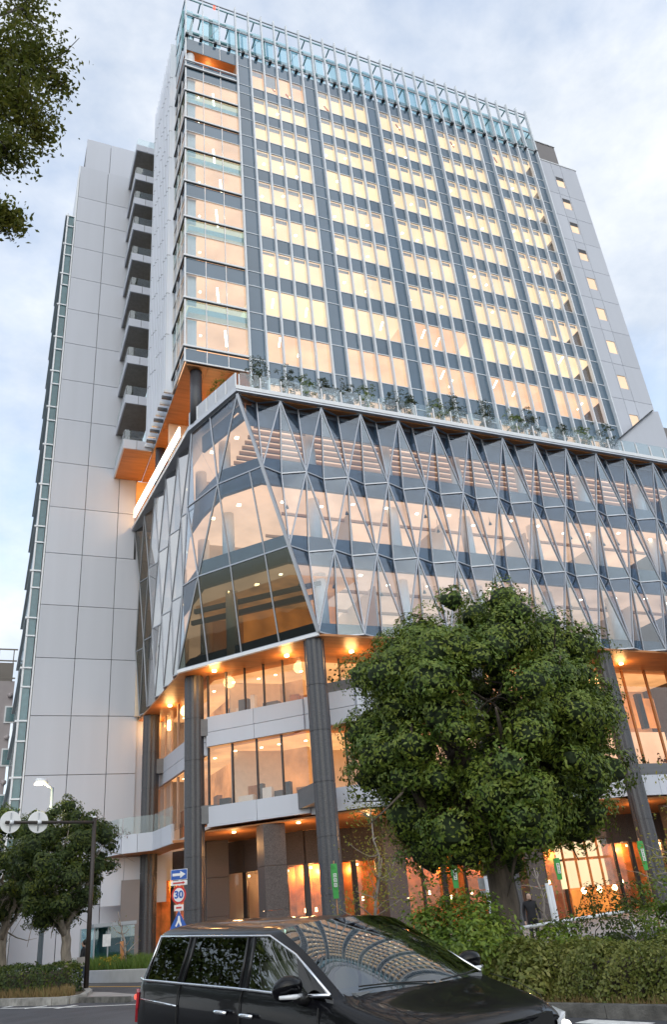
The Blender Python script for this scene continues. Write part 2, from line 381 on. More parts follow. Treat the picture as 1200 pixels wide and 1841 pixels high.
# ---- louvred rest of the short face
LV = boxes_mesh('louvre_wall', [(XC+.15, XC+.35, YB, YE, 38.3, 80.5)], 'louvre', BLD)
nlv = 11
for k in range(nlv):
    y = YB+.25+k*(YE-YB-.3)/(nlv-1)
    box('louvre', XC-.55, XC+.05, y-.06, y+.06, 38.7, 82.3-.02*k, 'louvre', LV)
    box('bracket', XC-.62, XC+.14, y-.1, y+.1, 38.45, 38.68, 'dark_grey_box' if k % 2 else 'white_metal', LV)
    for zz in SILL[1:]:
        box('clip', XC-.58, XC-.3, y-.08, y+.08, zz-.05+.4*(k % 3), zz+.03+.4*(k % 3), 'white_panel', LV)
box('dark_return', XC-.03, XC+.1, YB-.02, YB+.2, 38.3, 76.8, 'white_metal', LV)

# ---- roof screen
CR = boxes_mesh('roof_screen', [(XC-.05, X1+.1, DA+.05, DA+.12, 83.25, 83.4)], 'steel_teal', BLD)
box('roof_deck', XC+.1, X1, DA+.2, 62.5, 76.87, 77.1, 'concrete', CR)
for z, hh in ((83.55, .12), (80.4, .16), (77.25, .16)):
    box('rail', XC-.06, X1, DA-.14, DA-.05, z-hh/2, z+hh/2, 'grey_paint', CR)
    box('rail', XC-.06, XC+.02, DA, YB+.4, z-hh/2, z+hh/2, 'grey_paint', CR)
for z in (82.7, 79.7):
    box('rail', XC+.1, X1, DA+1.0, DA+1.2, z-.12, z+.14, 'steel_teal', CR)
    box('rail', XC+.95, XC+1.15, DA+1.3, YB+1.5, z-.12, z+.14, 'steel_teal', CR)
for k in range(0, NP+4):
    x = XC+.05+k*(X1-XC-.1)/(NP+3)
    if k % 2 == 0: box('screen_post', x-.16, x+.16, DA+1.25, DA+1.55, 77.1, 83.2, 'steel_teal', CR)
    box('screen_glass', x+.1, x+(1.05 if k % 2 else .85), DA+.9, DA+.93, 77.4, 82.9, 'glass_teal', CR)
    if k % 2:
        box('strut', x-.06, x+.06, DA-.04, DA+1.0, 80.3, 80.42, 'steel_teal', CR); box('strut', x-.06, x+.06, DA-.04, DA+1.0, 83.1, 83.22, 'steel_teal', CR)
    if k % 3 == 1: beam('brace', (x, DA+1.1, 77.3), (x+2.4, DA+1.1, 82.6), .05, .05, 'grey_paint', CR)
    box('bracket_foot', x-.13, x+.13, DA-.36, DA+.05, 76.9, 77.15, 'black_trim', CR)
for k in range(1, 4):
    x = XC+k*(X0-XC)/3
    if k < 3: box('screen_post', x-.05, x+.05, DA-.12, DA-.02, 77.3, 83.6, 'fin_metal', CR)
    y = DA+k*(YB-DA)/3; box('screen_post', XC-.05, XC+.03, y-.05, y+.05, 77.3, 83.6, 'fin_metal', CR)
box('screen_post', XC-.08, XC+.06, DA-.1, DA+.04, 76.9, 83.8, 'fin_metal', CR)
box('screen_glass', XC-.01, XC+.01, DA+.1, YB, 77.3, 83.4, 'glass_teal', CR)
tube('warning_lamp', [(XC+2.9, DA+.1, 83.3), (XC+2.9, DA+.1, 83.75)], [.14, .1], 'lamp_red', CR, 10)

# ---- plain wing at the far end of the long face
XR0, XR1 = X1+.08, 56.4
RWG = boxes_mesh('side_wing', [(XR0, XR1-.05, DA+.45, 62.8, 0, 76.5)], 'joint_dark', BLD)
for i in range(-1, 9):
    z0 = (SILL[i] if i >= 0 else 34.5)-.9; z1 = SILL[i+1]-.9 if i < 8 else 76.65
    xs = (XR0, 52.75, 54.1, XR1)
    for a, b in ((0, 1), (2, 3)):
        box('wall_panel', xs[a]+.02, xs[b]-.02, DA+.3, DA+.44, z0+.02, z1-.02, 'white_panel', RWG)
    wz0, wz1 = z0+1.35, z0+2.95
    box('wall_panel', xs[1]+.02, xs[2]-.02, DA+.3, DA+.44, wz1, z1-.02, 'white_panel', RWG)
    box('wall_panel', xs[1]+.02, xs[2]-.02, DA+.3, DA+.44, z0+.02, wz0, 'white_panel', RWG)
    for s in (0, 1): box('wall_panel', (xs[1]+.02, xs[2]-.12)[s], (xs[1]+.12, xs[2]-.02)[s], DA+.3, DA+.44, wz0, wz1, 'white_panel', RWG)
    box('window', xs[1]+.14, xs[2]-.14, DA+.36, DA+.38, wz0+.02, wz1-.02, 'glass_tower', RWG)
    box('glow_room', xs[1]+.12, xs[2]-.12, DA+.40, DA+.43, wz0, wz1, 'glow_warm' if i > -1 else 'glow_peach', RWG)  # glowing board stands in for the lamplit room
    if i > 4: box('window_blind', xs[1]+.14, xs[2]-.14, DA+.33, DA+.35, wz1-.5, wz1-.02, 'mullion_dark', RWG)
box('parapet_cap', XR0, XR1+.05, DA+.25, DA+.6, 76.66, 76.8, 'white_metal', RWG)
box('plant_room', 50.9, 55.6, DA+1.6, 58, 76.9, 82.0, 'dark_box', RWG)
box('plant_room_cap', 50.85, 55.66, DA+1.5, 58, 82.0, 82.12, 'white_metal', RWG)

# ---- white wing with balconies at the back left
DW = 63.
WW = boxes_mesh('white_wing', [(2.55, 9.9, DW+.14, 80, 0, 77.2), (3.0, 10, DW+.6, 79, 77.2, 82.2)], 'joint_dark', BLD)
jz = [onY(x, y, DW)[2] for x, y in [(193, 366), (189, 408), (186, 455), (181, 509), (176, 565), (171, 625), (166, 690), (162, 760), (156, 837), (150, 916), (147, 998), (142, 1090), (136, 1184), (130.5, 1287), (126, 1393)]]
jz = [77.3]+jz+[jz[-1]-4.4, jz[-1]-8.8, .02]
for a, b in zip(jz[:-1], jz[1:]):
    for (xa, xb) in ((2.5, 5.45), (5.45, 8.25), (8.25, 9.75 if a > 33.5 else 10.45)):
        box('wall_panel', xa+.025, xb-.025, DW, DW+.13, b+.025, a-.025, 'white_panel', WW)
for (xa, xb) in ((2.95, 5.6), (5.6, 8.6), (8.6, 9.95)):
    box('wall_panel', xa+.025, xb-.025, DW+.3, DW+.55, 77.35, 82.3, 'white_panel', WW)
box('wing_side', 2.38, 2.49, DW-.02, 80, 0, 77.25, 'white_metal', WW)
# narrow glazed stair strip
ST = boxes_mesh('stair_strip', [(1.75, 2.35, DW+1.0, 80, 0, 70)], 'spandrel_teal', BLD)
zz = 69.9; k = 0
while zz > 3:
    hgt = 2.6 if k % 2 else 1.5
    box('pane', 1.80, 2.32, DW+.62, DW+.66, zz-hgt+.05, zz-.05, 'spandrel_teal', ST)
    box('sash', 1.66, 2.36, DW+.5, DW+.62, zz-.06, zz+.06, 'white_metal', ST)
    if k % 2 == 0: box('ledge', 1.48, 1.73, DW+.5, 78, zz-.09, zz+.06, 'white_metal', ST)
    box('pane', 1.70, 1.74, DW+.7, 78, zz-hgt+.09, zz-.1, 'spandrel_teal', ST)
    zz -= hgt; k += 1
box('corner_post', 1.64, 1.78, DW+.55, DW+.69, 0, 70.2, 'white_metal', ST)
# balconies between the white wing and the louvres
bx0 = 7.7
for i in range(10):
    zb = SILL[i]-1.38
    bal = boxes_mesh('balcony', [(bx0+.12, 10.19, YE+.12, DW-.02, zb, zb+.3)], 'soffit_wood' if i == 0 else 'balcony_soffit', BLD)
    box('fascia', bx0, (bx0+9.95)/2-.02, YE, YE+.12, zb-.03, zb+.85, 'white_panel', bal)
    box('fascia', (bx0+9.95)/2+.02, 10.09, YE, YE+.12, zb-.03, zb+.85, 'white_panel', bal)
    box('side_fascia', bx0, bx0+.12, YE+.13, DW-.02, zb-.03, zb+.85, 'white_panel', bal)
    box('glass_rail', bx0+.1, 9.95, YE+.05, YE+.07, zb+.86, zb+1.85, 'glass_rail', bal)
    box('glass_rail', bx0+.05, bx0+.07, YE+.15, DW-.1, zb+.86, zb+1.85, 'glass_rail', bal)
    box('back_wall', bx0+.9, 10, DW-1.0, DW-.9, zb+.3, zb+4., 'dark_box', bal) if i < 9 else None
# ---- wood soffit under the tower corner
for a in range(3):
    for b in range(6):
        box('soffit_panel', XC+.1+a*1.66, XC+.08+(a+1)*1.66, DA+.12+b*2.95, DA+.10+(b+1)*2.95, 38.02, 38.14, 'soffit_wood', BLD)
box('soffit_wall', X0+.05, X0+.2, DA+.06, 62.7, 33.5, 38.0, 'soffit_wood', BLD)
box('lobby_wall', 9.75, X0, DW-.2, DW+.1, 33.6, 38.0, 'glow_copper', BLD)  # wall emits an orange glow in place of lamplight
for (x, y) in ((11.12, 45.85), (10.75, 57.0)):
    tube('terrace_column', [(x, y, 33.43), (x, y, 38.0)], [.43, .43], 'granite', BLD, 20)
for (x, y, z) in ((10.9, 60.8, 34.6), (13.4, 49.5, 34.6), (12.9, 55.5, 34.6)):
    lm = tube('terrace_lamp', [(x, y, z-.5), (x, y, z-.3)], [.1, .1], 'lamp_warm', BLD, 10)
    lamp_light('terrace_light', (x, y, z), 230, (1, .55, .22), .3, parent=BLD)
# ================================================================== faceted glass podium
DP = 41.; ROW = [33.0, 27.6, 22.1, 16.6]; PX0, PD, NCOL = 12.75, 1.5, 27
PF = boxes_mesh('glass_facade', [(PX0+1.2, PX0+PD*NCOL, DP+.75, DP+.85, 32.7, 33.0)], 'mullion', BLD)
def N(i, j): return Vector((PX0+PD*i, DP+(0 if (i+j) % 2 == 0 else .62), ROW[j]))
ribs = set()
def rib(p, q, nm='mullion', w=.08, d=.16, mat='mullion', o=(0, -1, 0), par=None):
    key = tuple(sorted([tuple(round(c, 2) for c in p), tuple(round(c, 2) for c in q)]))
    if key in ribs: return
    ribs.add(key); beam(nm, p, q, w, d, mat, par or PF, o)
for j in range(3):
    for i in range(j, NCOL):
        a, b, c, d = N(i, j), N(i+1, j), N(i+1, j+1), N(i, j+1)
        mt = 'glass_facet'
        if i == j:
            pane('pane', (a, b, c), mt, PF); rib(a, b); rib(b, c); continue
        if (i+j) % 2 == 0: pane('pane', (a, b, c), mt, PF); pane('pane', (a, c, d), mt, PF); rib(a, c, 'diagonal')
        else: pane('pane', (a, b, d), mt, PF); pane('pane', (b, c, d), mt, PF); rib(b, d, 'diagonal')
        rib(a, b); rib(b, c); rib(c, d)
# corner facets
T1, B1 = N(0, 0), N(3, 3); R1, R2 = N(1, 1), N(2, 2)
T2, B2 = Vector((10.93, 46.4, ROW[0])), Vector((10.74, 49.5, ROW[3]))
Lp = lambda p, q, t: p.lerp(q, t)
g1, g2 = Lp(T1, B2, 1/3), Lp(T1, B2, 2/3)
e1, e2 = Lp(T2, B2, 1/3), Lp(T2, B2, 2/3)
tm = Lp(T1, T2, .58)
CO = (-.7, -.7, 0)
CF_ = boxes_mesh('corner_facet', [(12.4, 12.7, 42.0, 42.3, 32.6, 33.0)], 'mullion', BLD)
for pts in ((T2, tm, g1), (T2, g1, e1), (tm, T1, g1), (e1, g1, g2), (e1, g2, e2), (e2, g2, B2)): pane('pane', pts, 'glass_facet', CF_)
for p, q in ((T2, tm), (tm, T1), (T2, e1), (e1, e2), (e2, B2), (tm, g1), (e1, g1), (e1, g2), (e2, g2), (T1, g1), (g1, g2), (g2, B2), (g1, R1), (g2, R2), (B2, B1)):
    rib(p, q, 'mullion', .09, .12, 'mullion', CO, CF_)
for p, q in ((T1, R1), (R1, R2), (R2, B1)): rib(p, q, 'corner_rib', .2, .2, 'mullion', CO, CF_)
pane('pane', (T1, R1, g1), 'glass_facet', CF_)
b1 = Lp(g1, R1, .72); c1, c2 = Lp(g2, R2, .37), Lp(g2, R2, .745)
for pts in ((g1, c1, g2), (g1, b1, c2, c1), (b1, R1, R2, c2)): pane('pane', pts, 'glass_facet', CF_)
for p, q in ((g1, c1), (b1, c2)): rib(p, q, 'mullion', .08, .12, 'mullion', CO, CF_)
d1, d2, d3 = Lp(B2, B1, .23), Lp(B2, B1, .475), Lp(B2, B1, .74)
for pts in ((g2, d1, B2), (g2, c1, d2, d1), (c1, c2, d3, d2), (c2, R2, B1, d3)): pane('pane', pts, 'glass_dark', CF_)
for p, q in ((g2, d1), (c1, d2), (c2, d3)): rib(p, q, 'mullion', .08, .12, 'mullion', CO, CF_)
# left side facade
LF = boxes_mesh('side_facade', [(11.2, 11.3, 52, 62, 32.6, 33.0)], 'mullion', BLD)
NL = 10; TE, BE = Vector((9.75, 62.9, ROW[0])), Vector((10.35, 62.9, ROW[3]))
def NLf(i, j):
    p = Lp(Lp(T2, TE, i/NL), Lp(B2, BE, i/NL), j/3)
    return p+Vector((-.0 if (i+j) % 2 == 0 else .48, 0, 0))
for j in range(3):
    for i in range(NL):
        a, b, c, d = NLf(i, j), NLf(i+1, j), NLf(i+1, j+1), NLf(i, j+1)
        mt = 'glass_left' if i < 7 else 'glass_dark'
        if (i+j) % 2 == 0: pane('pane', (a, b, c), mt, LF); pane('pane', (a, c, d), mt, LF); rib(a, c, 'diagonal', .08, .1, 'mullion', (-1, 0, 0), LF)
        else: pane('pane', (a, b, d), mt, LF); pane('pane', (b, c, d), mt, LF); rib(b, d, 'diagonal', .08, .1, 'mullion', (-1, 0, 0), LF)
        for p, q in ((a, b), (b, c), (c, d)): rib(p, q, 'mullion', .07, .1, 'mullion', (-1, 0, 0), LF)
# roof slab, its metal edge, balustrade
def off(P, dx, dy): return (P[0]+dx, P[1]+dy)
XE = PX0+PD*NCOL+.6
roofP = [off(T1, -.15, -.28), (XE, DP-.28), (XE, 62), (10.3, 62.9), (9.45, 62.9), off(T2, -.3, -.1)]
poly_prism('roof_slab', roofP, 33.06, 33.42, 'slab_metal', BLD)
poly_prism('edge_soffit', [off(T1, .05, .02), (XE-.1, DP+.02), (XE-.1, DP+1.4), (13.6, DP+1.4), off(T1, .5, .6)], 32.98, 33.05, 'soffit_wood', BLD)
poly_prism('roof_trim', [off(T1, -.2, -.33), (XE, DP-.33), (XE, DP-.27), off(T1, -.17, -.27)], 33.2, 33.5, 'white_metal', BLD)
RL = boxes_mesh('balustrade', [(T1.x-.05, XE-.5, DP-.2, DP-.12, 33.43, 33.5)], 'white_metal', BLD)
nb = int((XE-T1.x)/1.5)
for k in range(nb):
    x = T1.x+.1+k*1.5
    box('post', x-.045, x+.045, DP-.17, DP-.05, 33.5, 34.55, 'white_metal', RL)
    box('glass_panel', x+.08, x+1.42, DP-.125, DP-.105, 33.55, 34.75, 'glass_rail', RL)
def along(P, Q, t): return (P[0]+(Q[0]-P[0])*t, P[1]+(Q[1]-P[1])*t)
PA, PB = off(T1, -.1, -.15), off(T2, -.2, 0); dd = (PB[0]-PA[0], PB[1]-PA[1]); ln = math.hypot(*dd)
for k in range(5):
    c = along(PA, PB, (k+.5)/5)
    obox('parapet_panel', (c[0], c[1], 34.05), dd, (ln/5-.06, .06, 1.2), 'parapet', RL)
    c = along(PA, PB, k/5); obox('post', (c[0]-.05, c[1]-.04, 34.0), dd, (.09, .1, 1.1), 'white_metal', RL)
# lit name sign on the roof edge of the side facade
SG = empty('roof_sign', (9.9, 55, 33.4), 'glowing white letter sign along the side roof edge of the glass podium', 'sign')
SA, SB = (10.45, 47.9), (9.5, 61.5); ds = (SB[0]-SA[0], SB[1]-SA[1]); ls = math.hypot(*ds)
def sg(nm, t, z, dims, mat):
    c = along(SA, SB, t); o = obox(nm, (c[0]-9.9, c[1]-55, z-33.4), ds, dims, mat, SG); return o
sg('sign_back', .5, 33.95, (ls, .05, .95), 'white_metal')
sizes = [1.0, .8, .9, .75, .9, .5, .9, .8, .9, .8, .45, .9, .9, .6, .85, .8, .9, .5, .8, .8]
tot = sum(sizes)+.12*len(sizes); t = 0
for w in sizes:
    c = along(SA, SB, (t+w/2)/tot); wd = w/tot*ls
    obox('letter', (c[0]-9.9-.09, c[1]-55, 34.0-33.4), ds, (wd, .10, .82), 'sign_white', SG); t += w+.12
# ---- rooms behind the glass
PR = boxes_mesh('podium_rooms', [(13.2, XE-.5, 51.6, 51.8, 16.8, 33.0), (10.2, 13.2, 62.7, 62.9, 16.8, 33)], 'room_wall', BLD)
def inner(j, m):
    """floor outline at row j, m metres inside the glass"""
    r = [T1, R1, R2, B1][j]; g = [T1, g1, g2, B2][j]; e = [T2, e1, e2, B2][j]; end = Lp(TE, BE, j/3)
    P = [(r.x+m*.5, DP+.55+m)]
    P += [(XE-.6, DP+.55+m), (XE-.6, 51.5), (16.5, 51.5), (14.6, 62.5), (end.x+.6+m, 62.5), (e.x+.55+m, e.y+.3)]
    if j in (1, 2): P.append((g.x+m*.9, g.y+m*.9))
    return P
poly_prism('top_spandrel', [(13.6, DP+.85), (XE-.6, DP+.85), (XE-.6, DP+.95), (13.6, DP+.95)], 31.25, 32.9, 'slab_edge', PR)
poly_prism('top_spandrel', [(13.3, 41.75), (13.5, 41.9), (11.9, 46.6), (11.7, 46.5)], 31.6, 32.9, 'slab_edge', PR)
poly_prism('corner_ceiling', [(11.9, 49.4), (16.4, 43.0), (21, 42.6), (20, 49.5), (13.5, 53)], 20.95, 21.05, 'glow_corner', PR)  # ceiling patch with its orange lamplight put in as emission
for j in range(3):
    zt, zb = ROW[j], ROW[j+1]
    if j > 0: poly_prism('floor_slab', inner(j, .35), zt-.7, zt+1.25, 'slab_edge', PR)
    cz = zt-.75
    poly_prism('glow_ceiling', inner(j if j else 0, .6), cz, cz+.06, ('glow_peach', 'glow_peach', 'glow_office')[j], PR)  # ceiling glows by itself, imitating lamplight
    for b in range(13):
        y = DP+1.3+b*.72
        if j == 0: box('ceiling_baffle', 14.5, XE-1, y, y+.13, cz-.30, cz-.02, 'baffle_pale', PR)
        elif b in (4, 9): box('ceiling_baffle', 17, XE-1, y+.1, y+.24, cz-.24, cz-.04, 'baffle_pale', PR)
    for x in np.arange(18.6, XE-1, 6.0):
        tube('round_column', [(x, DP+2.3, zb+.2), (x, DP+2.3, cz)], [.42, .42], 'room_white', PR, 18)
    for x in np.arange(20.4, XE-2, 7.5):
        if j: box('partition', x+j*1.3, x+j*1.3+.15, DP+3.4, 51.4, zb+.3, cz, 'room_white', PR)
    if j > 0:
        for x in np.arange(17.2, XE-2, 1.9):
            hh = random.uniform(.5, 1.3); px_ = x+random.uniform(-.5, .5); py_ = DP+1.7+random.uniform(0, 1.5); pt_ = tube('pendant', [(px_, py_, cz-hh), (px_, py_, cz-hh+.22)], [.13, .06], 'mullion_dark', PR, 8); tube('pendant_cord', [(px_, py_, cz-hh+.22), (px_, py_, cz)], [.015, .015], 'mullion_dark', PR, 5)
        for x in np.arange(16.5, XE-2, 2.6):
            obox('ceiling_lamp', (x+random.uniform(-.6, .6), DP+1.6+random.uniform(0, 1.6), cz-.08), (1, 0), (.2, .2, .06), 'lamp_white', PR)
    for (x, y) in ((13.2, 46.0), (12.6, 50.5), (12.2, 56)):
        tube('round_column', [(x+.3*j, y+j*.6, zb+.2), (x+.3*j, y+j*.6, cz)], [.42, .42], 'room_white', PR, 18)
    for (x, y) in ((12.6, 47.2), (13.8, 44.9), (12.0, 53)) if j < 2 else ((13.6, 47.0), (15, 45.4), (15.6, 46.6), (12.9, 49.5)):
        obox('ceiling_lamp', (x, y, cz-.1), (1, 0), (.26, .26, .08), 'lamp_warm', PR)
poly_prism('floor_slab', inner(3, .3), 16.62, 17.5, 'slab_edge', PR)
# exposed ducts in the corner room of the lowest glass row
for k, (p, q) in enumerate((((11.8, 49.3, 20.6), (18.5, 42.9, 20.6)), ((12.4, 50, 20.2), (19, 43.8, 20.2)), ((12, 51, 20.4), (18, 45, 20.4)))):
    beam('ceiling_duct', p, q, .25, .3, 'mullion_dark', PR, (0, 0, 1))
box('wood_wall', 15, 22, 48.5, 48.7, 17.5, 21.3, 'glow_copper', PR)  # wall glows by emission, imitating lamplight on wood
# soffit under the glass podium
soffP = [off(B1, .1, .1), (XE-.1, DP+.3), (XE-.1, 50), (13, 62.8), (10.5, 62.8), off(B2, .15, .1)]
poly_prism('podium_soffit', soffP, 16.42, 16.56, 'soffit_wood', BLD)
poly_prism('soffit_edge', [off(B1, -.05, -.05), off(B1, .1, .1), off(B2, .12, .1), off(B2, -.08, -.03)], 16.4, 16.6, 'white_metal', BLD)

# ================================================================== lower storeys under the overhang
L0, L1, L2, L3, L4 = (12.25, 62.9), (12.84, 50.0), (17.65, 45.05), (20.3, 45.3), (XE-1, 45.5)
def wall_run(A, B, z0, z1, n, gm, par, mm='mullion_dark', mw=.09):
    d = (B[0]-A[0], B[1]-A[1]); ln = math.hypot(*d); o = (d[1]/ln, -d[0]/ln, 0)
    for k in range(n):
        c = along(A, B, (k+.5)/n)
        obox('glass_panel', (c[0], c[1], (z0+z1)/2), d, (ln/n-mw, .03, z1-z0), gm, par)
        c = along(A, B, k/n); obox('mullion', (c[0], c[1], (z0+z1)/2), d, (mw, .16, z1-z0), mm, par)
def band(A, B, z0, z1, n, par, nm='band_panel', th=.25, split=None):
    d = (B[0]-A[0], B[1]-A[1]); ln = math.hypot(*d)
    zs = [z0, z1] if split is None else [z0, split, z1]
    for k in range(n):
        for a, b in zip(zs[:-1], zs[1:]):
            c = along(A, B, (k+.5)/n); obox(nm, (c[0], c[1], (a+b)/2), d, (ln/n-.03, th, b-a-.03), 'white_panel', par)
LS = boxes_mesh('lower_storeys', [(14.5, XE-1, 50.6, 50.8, 7.2, 16.4)], 'room_wall', BLD)
G3, G3b, G2t, G2b, ZB = 16.42, 13.65, 11.77, 8.2, 7.0
def shift(P, A, B, m):
    d = (B[0]-A[0], B[1]-A[1]); l = math.hypot(*d); return (P[0]+d[1]/l*m, P[1]-d[0]/l*m)
# chamfer run
wall_run(L1, L2, G3b, G3, 5, 'glass_low', LS); wall_run(L1, L2, G2b, G2t, 4, 'glass_low', LS)
A, B = shift(L1, L1, L2, .18), shift(L2, L1, L2, .18)
band(A, B, G2t, G3b, 2, LS, split=12.66); band(A, B, ZB, G2b, 2, LS)
# side run
wall_run(L0, L1, G3b-.5, G3, 7, 'glass_low', LS, 'baffle_pale'); wall_run(L0, L1, G2b-.4, G2t-.5, 7, 'glass_low', LS, 'baffle_pale')
A, B = shift(L0, L0, L1, .18), shift(L1, L0, L1, .18)
band(A, B, G2t-.5, G3b-.5, 4, LS, split=12.1); 
# street-side balcony of the second floor on the side run
BP = [(7.6, 61.8), (9.0, 58.9), (10.9, 57.6), (11.35, 53.6)]
poly_prism('balcony_floor', BP+[(12.6, 53.3), (12.2, 62.6), (8, 62.7)], 6.6, 6.75, 'soffit_wood', LS)
for a, b in zip(BP[:-1], BP[1:]):
    band(a, b, 6.55, 7.75, 2, LS, 'balcony_fascia', .18)
    d = (b[0]-a[0], b[1]-a[1]); c = along(a, b, .5); obox('glass_rail', (c[0], c[1], 8.3), d, (math.hypot(*d)-.1, .03, 1.1), 'glass_rail', LS)
# right run: stepped terraces with planters, two-storey glass hall behind
RP = [L2, (20.0, 42.65), (35.2, 42.35), (35.6, 44.4), (38.7, 42.3), (XE-1, 42.3)]
for a, b in zip(RP[:-1], RP[1:]):
    n = max(1, int(math.hypot(b[0]-a[0], b[1]-a[1])/2.6))
    band(a, b, ZB-.1, G2b, n, LS, 'terrace_fascia', .3)
band(L2, RP[1], G2t, 13.75, 2, LS, 'terrace_fascia', .3, 12.7); band(RP[1], (26, 42.5), G2t, 13.75, 3, LS, 'terrace_fascia', .3, 12.7)
obox('planter', (19.4, 43.8, 14.1), (2.35, -2.4), (2.6, .6, .6), 'dark_grey_box', LS)
box('planter', 38.6, XE-1, 42.6, 43.3, 8.25, 9.0, 'dark_grey_box', LS)
poly_prism('terrace_floor', RP+[(XE-1, 50), (17, 50)], ZB-.05, ZB+.1, 'soffit_wood', LS)
poly_prism('terrace_floor', [L2, RP[1], (26, 42.6), (26, 50), (17, 50)], 11.85, 12.0, 'soffit_wood', LS)
wall_run(L3, (26, 45.35), 13.0, 16.4, 3, 'glass_low', LS, 'mullion_dark')
wall_run((26, 45.35), L4, 7.2, 16.4, 12, 'glass_low', LS, 'soffit_wood', .16)
wall_run(L3, (26, 45.35), 7.2, 11.7, 3, 'glass_low', LS, 'mullion_dark')
# rooms: floors; ceilings and back walls emit in place of lamplight
for (zc, zf) in ((G3-.25, G3b-.9), (G2t-.1, ZB+.15)):
    poly_prism('glow_ceiling', [(12.95, 62), (13.35, 50.3), (17.9, 45.6), (30, 45.8), (30, 50.5), (16, 56), (15.5, 62)], zc, zc+.06, 'glow_low', LS)
    poly_prism('room_floor', [(12.95, 62), (13.3, 50.4), (17.8, 45.7), (26, 45.9), (26, 50.5), (16, 56), (15.5, 62)], zf, zf+.2, 'room_white', LS)
    o = poly_prism('room_wall', [(15.3, 62), (15.6, 53.2), (19.3, 49.3), (19.6, 49.6), (15.9, 53.4), (15.6, 62)], zf, zc, 'glow_room', LS)  # back wall with lamplight put in as emission
    for k in range(4):
        c = along(L1, L2, .15+.24*k); obox('ceiling_lamp', (c[0]+1.1+.3*(k % 2), c[1]+1.0+.2*k, zc-.06), (1, 0), (.16, .16, .06), 'lamp_warm', LS)
    for k in range(3):
        c = along(L0, L1, .2+.3*k); obox('ceiling_lamp', (c[0]+1.2, c[1], zc-.06), (1, 0), (.18, .18, .06), 'lamp_warm', LS)
    for k in range(9):
        c = along(L1, L2, .06+.105*k); w_ = random.uniform(.3, .8); h_ = random.uniform(.7, 2.1); dd_ = random.uniform(1.2, 3.0)
        obox('shelf', (c[0]+dd_*.7, c[1]+dd_*.7, zf+.2+h_/2), (4.8, -5), (w_, .35, h_), random.choice(['baffle', 'dark_grey_box', 'room_white', 'soffit_wood', 'mullion_dark']), LS)
    for k in range(6):
        c = along(L0, L1, .1+.15*k); h_ = random.uniform(.8, 2.0); obox('shelf', (c[0]+random.uniform(.9, 1.8), c[1], zf+.2+h_/2), (0, 1), (random.uniform(.4, .9), .35, h_), random.choice(['baffle', 'dark_grey_box', 'soffit_wood']), LS)
    # furniture seen through the glass
    for k in range(3):
        c = along(L1, L2, .2+.3*k); obox('cabinet', (c[0]+1.6, c[1]+1.4, zf+.95), (4.8, -5), (1.1, .5, 1.5), ('room_white', 'dark_grey_box', 'baffle')[k], LS)
obox('door_frame', (13.6, 55.6, 9.3), (0, 1), (1.3, .1, 2.6), 'mullion_dark', LS); obox('door_frame', (13.6, 55.6, 14.6), (0, 1), (1.3, .1, 2.4), 'mullion_dark', LS)
box('hall_ceiling', 20.5, XE-1, 45.9, 50.5, 16.2, 16.3, 'glow_low', LS)  # whole ceiling emits in place of hall lamps
box('hall_wall', 26, XE-1, 49.6, 49.8, 13.0, 15.4, 'glow_copper', LS); box('hall_wall', 26, XE-1, 49.6, 49.8, 7.2, 9.8, 'glow_copper', LS)  # copper walls emit, imitating lamplight on them
box('hall_wall', 26, XE-1, 49.4, 49.55, 9.8, 12.6, 'glow_peach', LS)  # middle wall band emits likewise, in place of lamplight
for x in np.arange(29, XE-2, 3.2): box('hall_duct', x, x+.5, 48.9, 49.3, 12.8, 15.6, 'mullion_dark', LS)
# soffit downlights of the overhang
for k, (x, y) in enumerate(((12.9, 48.6), (16.6, 44.9), (11.9, 57.6), (11.7, 62.2), (20.5, 43.6), (30, 43.6), (42.5, 43.8))):
    tube('downlight', [(x, y, 16.30), (x, y, 16.42)], [.15, .15], 'lamp_warm', BLD, 14)
    lamp_light('downlight_light', (x, y, 16.0), 120, (1, .52, .18), .4, parent=BLD)
# big granite columns with stone joints
def granite_column(name, x, y, z0, z1, r, joints):
    V = []; F = []; n = 24
    prof = []
    zs = sorted([z0, z1]+[z for z in joints])
    for z in zs:
        if z in joints: prof += [(z-.03, r), (z-.025, r-.03), (z+.025, r-.03), (z+.03, r)]
        else: prof.append((z, r))
    for z, rr in prof:
        for k in range(n):
            a = 2*math.pi*k/n; q = rr-(.05 if k % 3 == 0 else 0); V.append((x+q*math.cos(a), y+q*math.sin(a), z))
    for i in range(len(prof)-1):
        for k in range(n): F.append((i*n+k, i*n+(k+1) % n, (i+1)*n+(k+1) % n, (i+1)*n+k))
    F.append(tuple(range(n-1, -1, -1))); F.append(tuple((len(prof)-1)*n+k for k in range(n)))
    return link(name, mesh(name, V, F, 'granite'), BLD)
for (x, y) in ((12.0, 50.4), (17.3, 42.0), (39.2, 42.0), (11.2, 61.0), (28.3, 42.0)):
    granite_column('column', x, y, -.2, 16.4, .62, [2.6, 5.4, 8.2, 11.0, 13.6])
for (a, b, z) in (((12.0, 50.4), (13.3, 49.9), 13.0), ((12.0, 50.4), (13.3, 49.9), 7.75), ((17.3, 42.2), (17.3, 45.2), 7.8), ((11.2, 61), (12.4, 60.8), 12.6)):
    obox('column_bracket', ((a[0]+b[0])/2, (a[1]+b[1])/2, z), (b[0]-a[0], b[1]-a[1]), (math.hypot(b[0]-a[0], b[1]-a[1])+.1, .8, 1.05), 'dark_grey_box', BLD)
